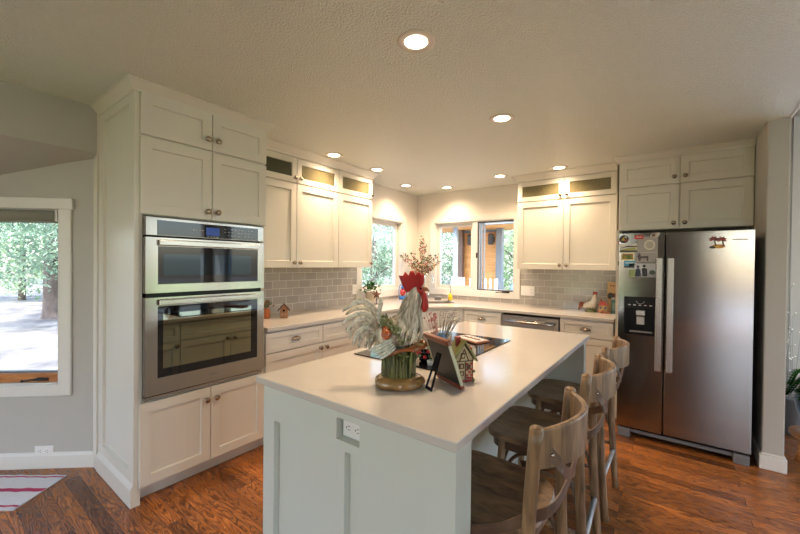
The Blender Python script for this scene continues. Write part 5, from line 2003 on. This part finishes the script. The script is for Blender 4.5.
BARK = wood_mat('tree_bark', (0.05, 0.038, 0.03), (0.14, 0.11, 0.095), (3, 3, .5), .9, 3.0, .8)
LEAFA = leaf_mat('conifer_leaf', (0.16, 0.26, 0.17), (0.42, 0.54, 0.42), .35, .9)
LEAFB = leaf_mat('shrub_leaf', (0.18, 0.30, 0.15), (0.48, 0.58, 0.40), .4, .9)


def tree(name, label, cat, loc, trunk_r, trunk_h, crown_c, crown_r, n, lm, ls=.16, group='trees outside the windows', droop=0.2):
    t = thing(name, label, cat, (loc[0], loc[1], GZ), 0, group)
    x0, y0 = loc
    mb = MB()
    pts = [(x0, y0, GZ - .05), (x0, y0, GZ + .25), (x0 + .05, y0, GZ + trunk_h * .5), (x0, y0 + .05, GZ + trunk_h)]
    mb.tube(sample(pts, 4), [trunk_r * k for k in (1.35, 1.25, 1.15, 1.07, 1.0, .97, .94, .9, .86, .8, .74, .66, .55)], 14)
    for i in range(6):
        a = i * 1.05 + .3
        zz = GZ + trunk_h * (.45 + .08 * i)
        mb.tube([(x0, y0, zz), (x0 + math.cos(a) * crown_r[0] * .35, y0 + math.sin(a) * crown_r[1] * .35, zz + .4), (x0 + math.cos(a) * crown_r[0] * .7, y0 + math.sin(a) * crown_r[1] * .7, zz + .55)], [trunk_r * .25, trunk_r * .16, trunk_r * .06], 7)
    mb.build('trunk', BARK, t)
    mb = MB()
    ncl = max(12, n // 45)
    for c in range(ncl):
        while True:
            q = Vector((random.uniform(-1, 1), random.uniform(-1, 1), random.uniform(-1, 1)))
            if .25 < q.length < 1:
                break
        cc = Vector((x0 + crown_c[0] + q.x * crown_r[0], y0 + crown_c[1] + q.y * crown_r[1], crown_c[2] + q.z * crown_r[2]))
        if cc.z < GZ + .35:
            cc.z = GZ + .35 + random.random() * .5
        cr = random.uniform(.10, .22) * (crown_r[0] + crown_r[2]) * .5 + .15
        for k in range(45):
            p = cc + Vector((random.gauss(0, .45), random.gauss(0, .45), random.gauss(0, .35))) * cr
            if p.z < GZ + .05:
                p.z = GZ + .05
            mb.leaf(p, (random.uniform(-1, 1), random.uniform(-1, 1), random.uniform(-1, .4)), (random.uniform(-1, 1), random.uniform(-1, 1), random.uniform(.2, 1)), ls * random.uniform(.7, 1.5), ls * random.uniform(.35, .6), .2)
    mb.build('foliage', lm, t)
    return t


tree('conifer_tree', 'big old tree with thick grey trunk outside the bay window', 'tree', (-12.0, -1.83), .33, 4.5, (1.7, -.3, 3.0), (1.9, 3.0, 2.3), 16000, LEAFA, .105)
tree('conifer_tree', 'distant pale conifer beyond the big trunk in the bay window', 'tree', (-19.5, -1.6), .12, 4.0, (0, 0, 3.4), (2.6, 5.0, 3.6), 9000, LEAFB, .2)
tree('conifer_tree', 'leafy tree filling the left kitchen window', 'tree', (-5.8, 5.7), .16, 2.6, (-.2, -.2, 2.1), (1.4, 1.7, 2.3), 9000, LEAFA, .10)
tree('conifer_tree', 'pale tree behind the nearer one seen through the left kitchen window', 'tree', (-9.0, 10.0), .2, 3.0, (0, 0, 2.6), (2.6, 2.8, 3.0), 4500, LEAFB, .2)
tree('shrub_tree', 'bright green tree right of the porch post in the back window', 'tree', (-.35, 5.7), .12, 2.5, (0, 0, 1.9), (1.0, 1.0, 2.2), 6000, LEAFB, .10)
tree('shrub_tree', 'tree behind the porch seen at the left edge of the back window', 'tree', (-3.4, 7.6), .14, 2.5, (0, -.3, 2.0), (1.1, 1.1, 2.3), 8000, LEAFA, .11)
tree('shrub_tree', 'tall hedge tree far behind the porch furniture', 'tree', (-1.4, 11.8), .14, 2.5, (0, 0, 2.2), (2.4, 1.4, 2.6), 6000, LEAFB, .18)

# porch
SID, snt, sb = new_mat('cedar_siding')
stc = N(snt, 'ShaderNodeTexCoord')
smp = N(snt, 'ShaderNodeMapping')
smp.inputs['Scale'].default_value = (1.5, 1.5, 20)
sno = N(snt, 'ShaderNodeTexNoise')
setin(sno, Scale=2.0, Detail=5.0)
snt.links.new(stc.outputs['Object'], smp.inputs[0])
snt.links.new(smp.outputs[0], sno.inputs['Vector'])
snt.links.new(ramp(snt, sno.outputs[0], [(.3, (.66, .27, .06)), (.7, (.84, .44, .14))]), sb.inputs['Base Color'])
sb.inputs['Roughness'].default_value = .5
GRY = flat('porch_grey_paint', (.20, .23, .25), .6)
PW = thing('wall_porch', None, None, (-.6, 3.2, GZ), kind='structure')
mb = MB()
for i in range(17):
    z0 = GZ + i * .145
    mb.add([(-.97, 3.2, z0), (.0, 3.2, z0), (.0, 3.2, z0 + .15), (-.97, 3.2, z0 + .15), (-.97, 3.172, z0), (.0, 3.172, z0), (.0, 3.19, z0 + .145), (-.97, 3.19, z0 + .145)],
           [(0, 1, 2, 3), (7, 6, 5, 4), (0, 4, 5, 1), (1, 5, 6, 2), (2, 6, 7, 3), (3, 7, 4, 0)], False)
mb.build('siding', SID, PW)
MB().box(-.97, .0, 3.2, 3.3, GZ, 2.18).build('wall_core', GRY, PW)
mb = MB().box(.005, .135, 3.03, 3.16, 0.03, 2.19)
tag(mb.build('porch_post', GRY, None, .005), 'grey porch post at the end of the orange siding', 'post')
tag(MB().box(-.90, -.79, 3.02, 3.13, 0.03, 2.19).build('porch_post', wood_mat('brown_post', (.09, .05, .035), (.17, .10, .07)), None, .005), 'dark brown porch post against the siding, left window pane', 'post')
mb = MB().box(-.59, -.51, 2.2, 2.28, 0.03, 2.19)
tag(mb.build('porch_post', flat('pale_post', (.30, .34, .36), .6), None, .005), 'pale grey porch post in front of the siding, left window pane', 'post')
mb = MB().box(-1.6, 1.6, 2.15, 3.6, 2.21, 2.33)
mb.m = 1
for i in range(10):
    mb.box(-1.6, 1.6, 2.15 + i * .145, 2.285 + i * .145, 2.195, 2.21)
mb.m = 2
mb.box(-1.6, 1.6, 2.07, 2.15, 2.17, 2.38)
struct(mb.build('ceiling_porch', [GRY, SID, GRY], center=False))
mb = MB().box(-3.0, 3.0, .16, 4.0, GZ, 0.03)
struct(mb.build('floor_porch', flat('porch_deck', (.42, .44, .46), .7, vary=.2, scale=3), center=False))
for x0, lb in ((-.62, 'dark wall lantern on the orange siding seen in the left pane'), (-.13, 'dark wall lantern on the orange siding seen in the right pane')):
    t = thing('wall_lantern', lb, 'wall light', (x0, 3.17, 1.84), 0, 'porch wall lanterns')
    MB().box(x0 - .05, x0 + .05, 3.155, 3.172, 1.90, 2.02).build('back_plate', 'bronze', t)
    mb = MB().lathe([(.045, 0), (.065, .02), (.065, .20), (.08, .21), (.03, .25)], (x0, 3.07, 1.84), n=10)
    mb.tube([(x0, 3.16, 1.96), (x0, 3.12, 1.96)], .012, 6)
    mb.build('lantern_body', 'bronze', t)


def patio_chair(label, loc, rz, cm):
    t = thing('patio_chair', label, 'patio chair', loc, rz, 'chairs on the porch')
    wt = flat('white_metal', (.68, .70, .72), .4)
    for sx in (-1, 1):
        for sy in (-1, 1):
            mb = local(t)
            mb.tube([(sx * .25, sy * .25, 0), (sx * .25, sy * .25, .42 if sy < 0 else 1.10)], .017, 8)
            mb.build('leg', wt, t)
        mb = local(t)
        mb.tube(sample([(sx * .26, -.25, .42), (sx * .27, -.25, .62), (sx * .27, .1, .66), (sx * .26, .25, .66)], 4), .018, 8)
        mb.build('armrest', wt, t)
    mb = local(t)
    mb.box(-.25, .25, -.25, .25, .40, .43)
    mb.build('seat', wt, t)
    mb = local(t).box(-.24, .24, -.25, .22, .431, .50)
    mb.build('seat_cushion', cm, t, .025, segs=3)
    mb = local(t)
    for i in range(6):
        mb.box(-.24 + i * .09, -.20 + i * .09, .235, .255, .43, 1.10)
    mb.build('backrest', wt, t)
    return t


CUS = flat('blue_cushion', (.20, .34, .52), .8)
CUSW = flat('white_cushion', (.70, .72, .75), .8)
patio_chair('white porch chair seen through the left pane of the back window', (-.52, 2.75, 0.03), R(150), CUS)
patio_chair('white porch chair with white cushion in the right pane of the back window', (.05, 2.35, 0.03), R(200), CUSW)
t = thing('patio_table', 'round white porch table with a blue and white cover', 'table', (.80, 2.75, 0.03))
mb = MB().lathe([(.5, .70), (.52, .71), (.52, .73), (.5, .74)], (.80, 2.75, 0.03), n=32)
mb.build('tabletop', CUSW, t)
mb = MB().lathe([(.25, 0), (.25, .03), (.05, .06), (.04, .70)], (.80, 2.75, 0.03), n=20)
mb.build('pedestal', GRY, t)
mb = MB()
for i in range(3):
    mb.ball((.62 + i * .16, 2.72 + (i % 2) * .08, 0.03 + .74 + .16 - .02 * i), .17, .14, .16 - .02 * i, 14)
tag(mb.build('folded_cushions', [CUS]), 'heap of blue cushions on the porch table', 'cushion')
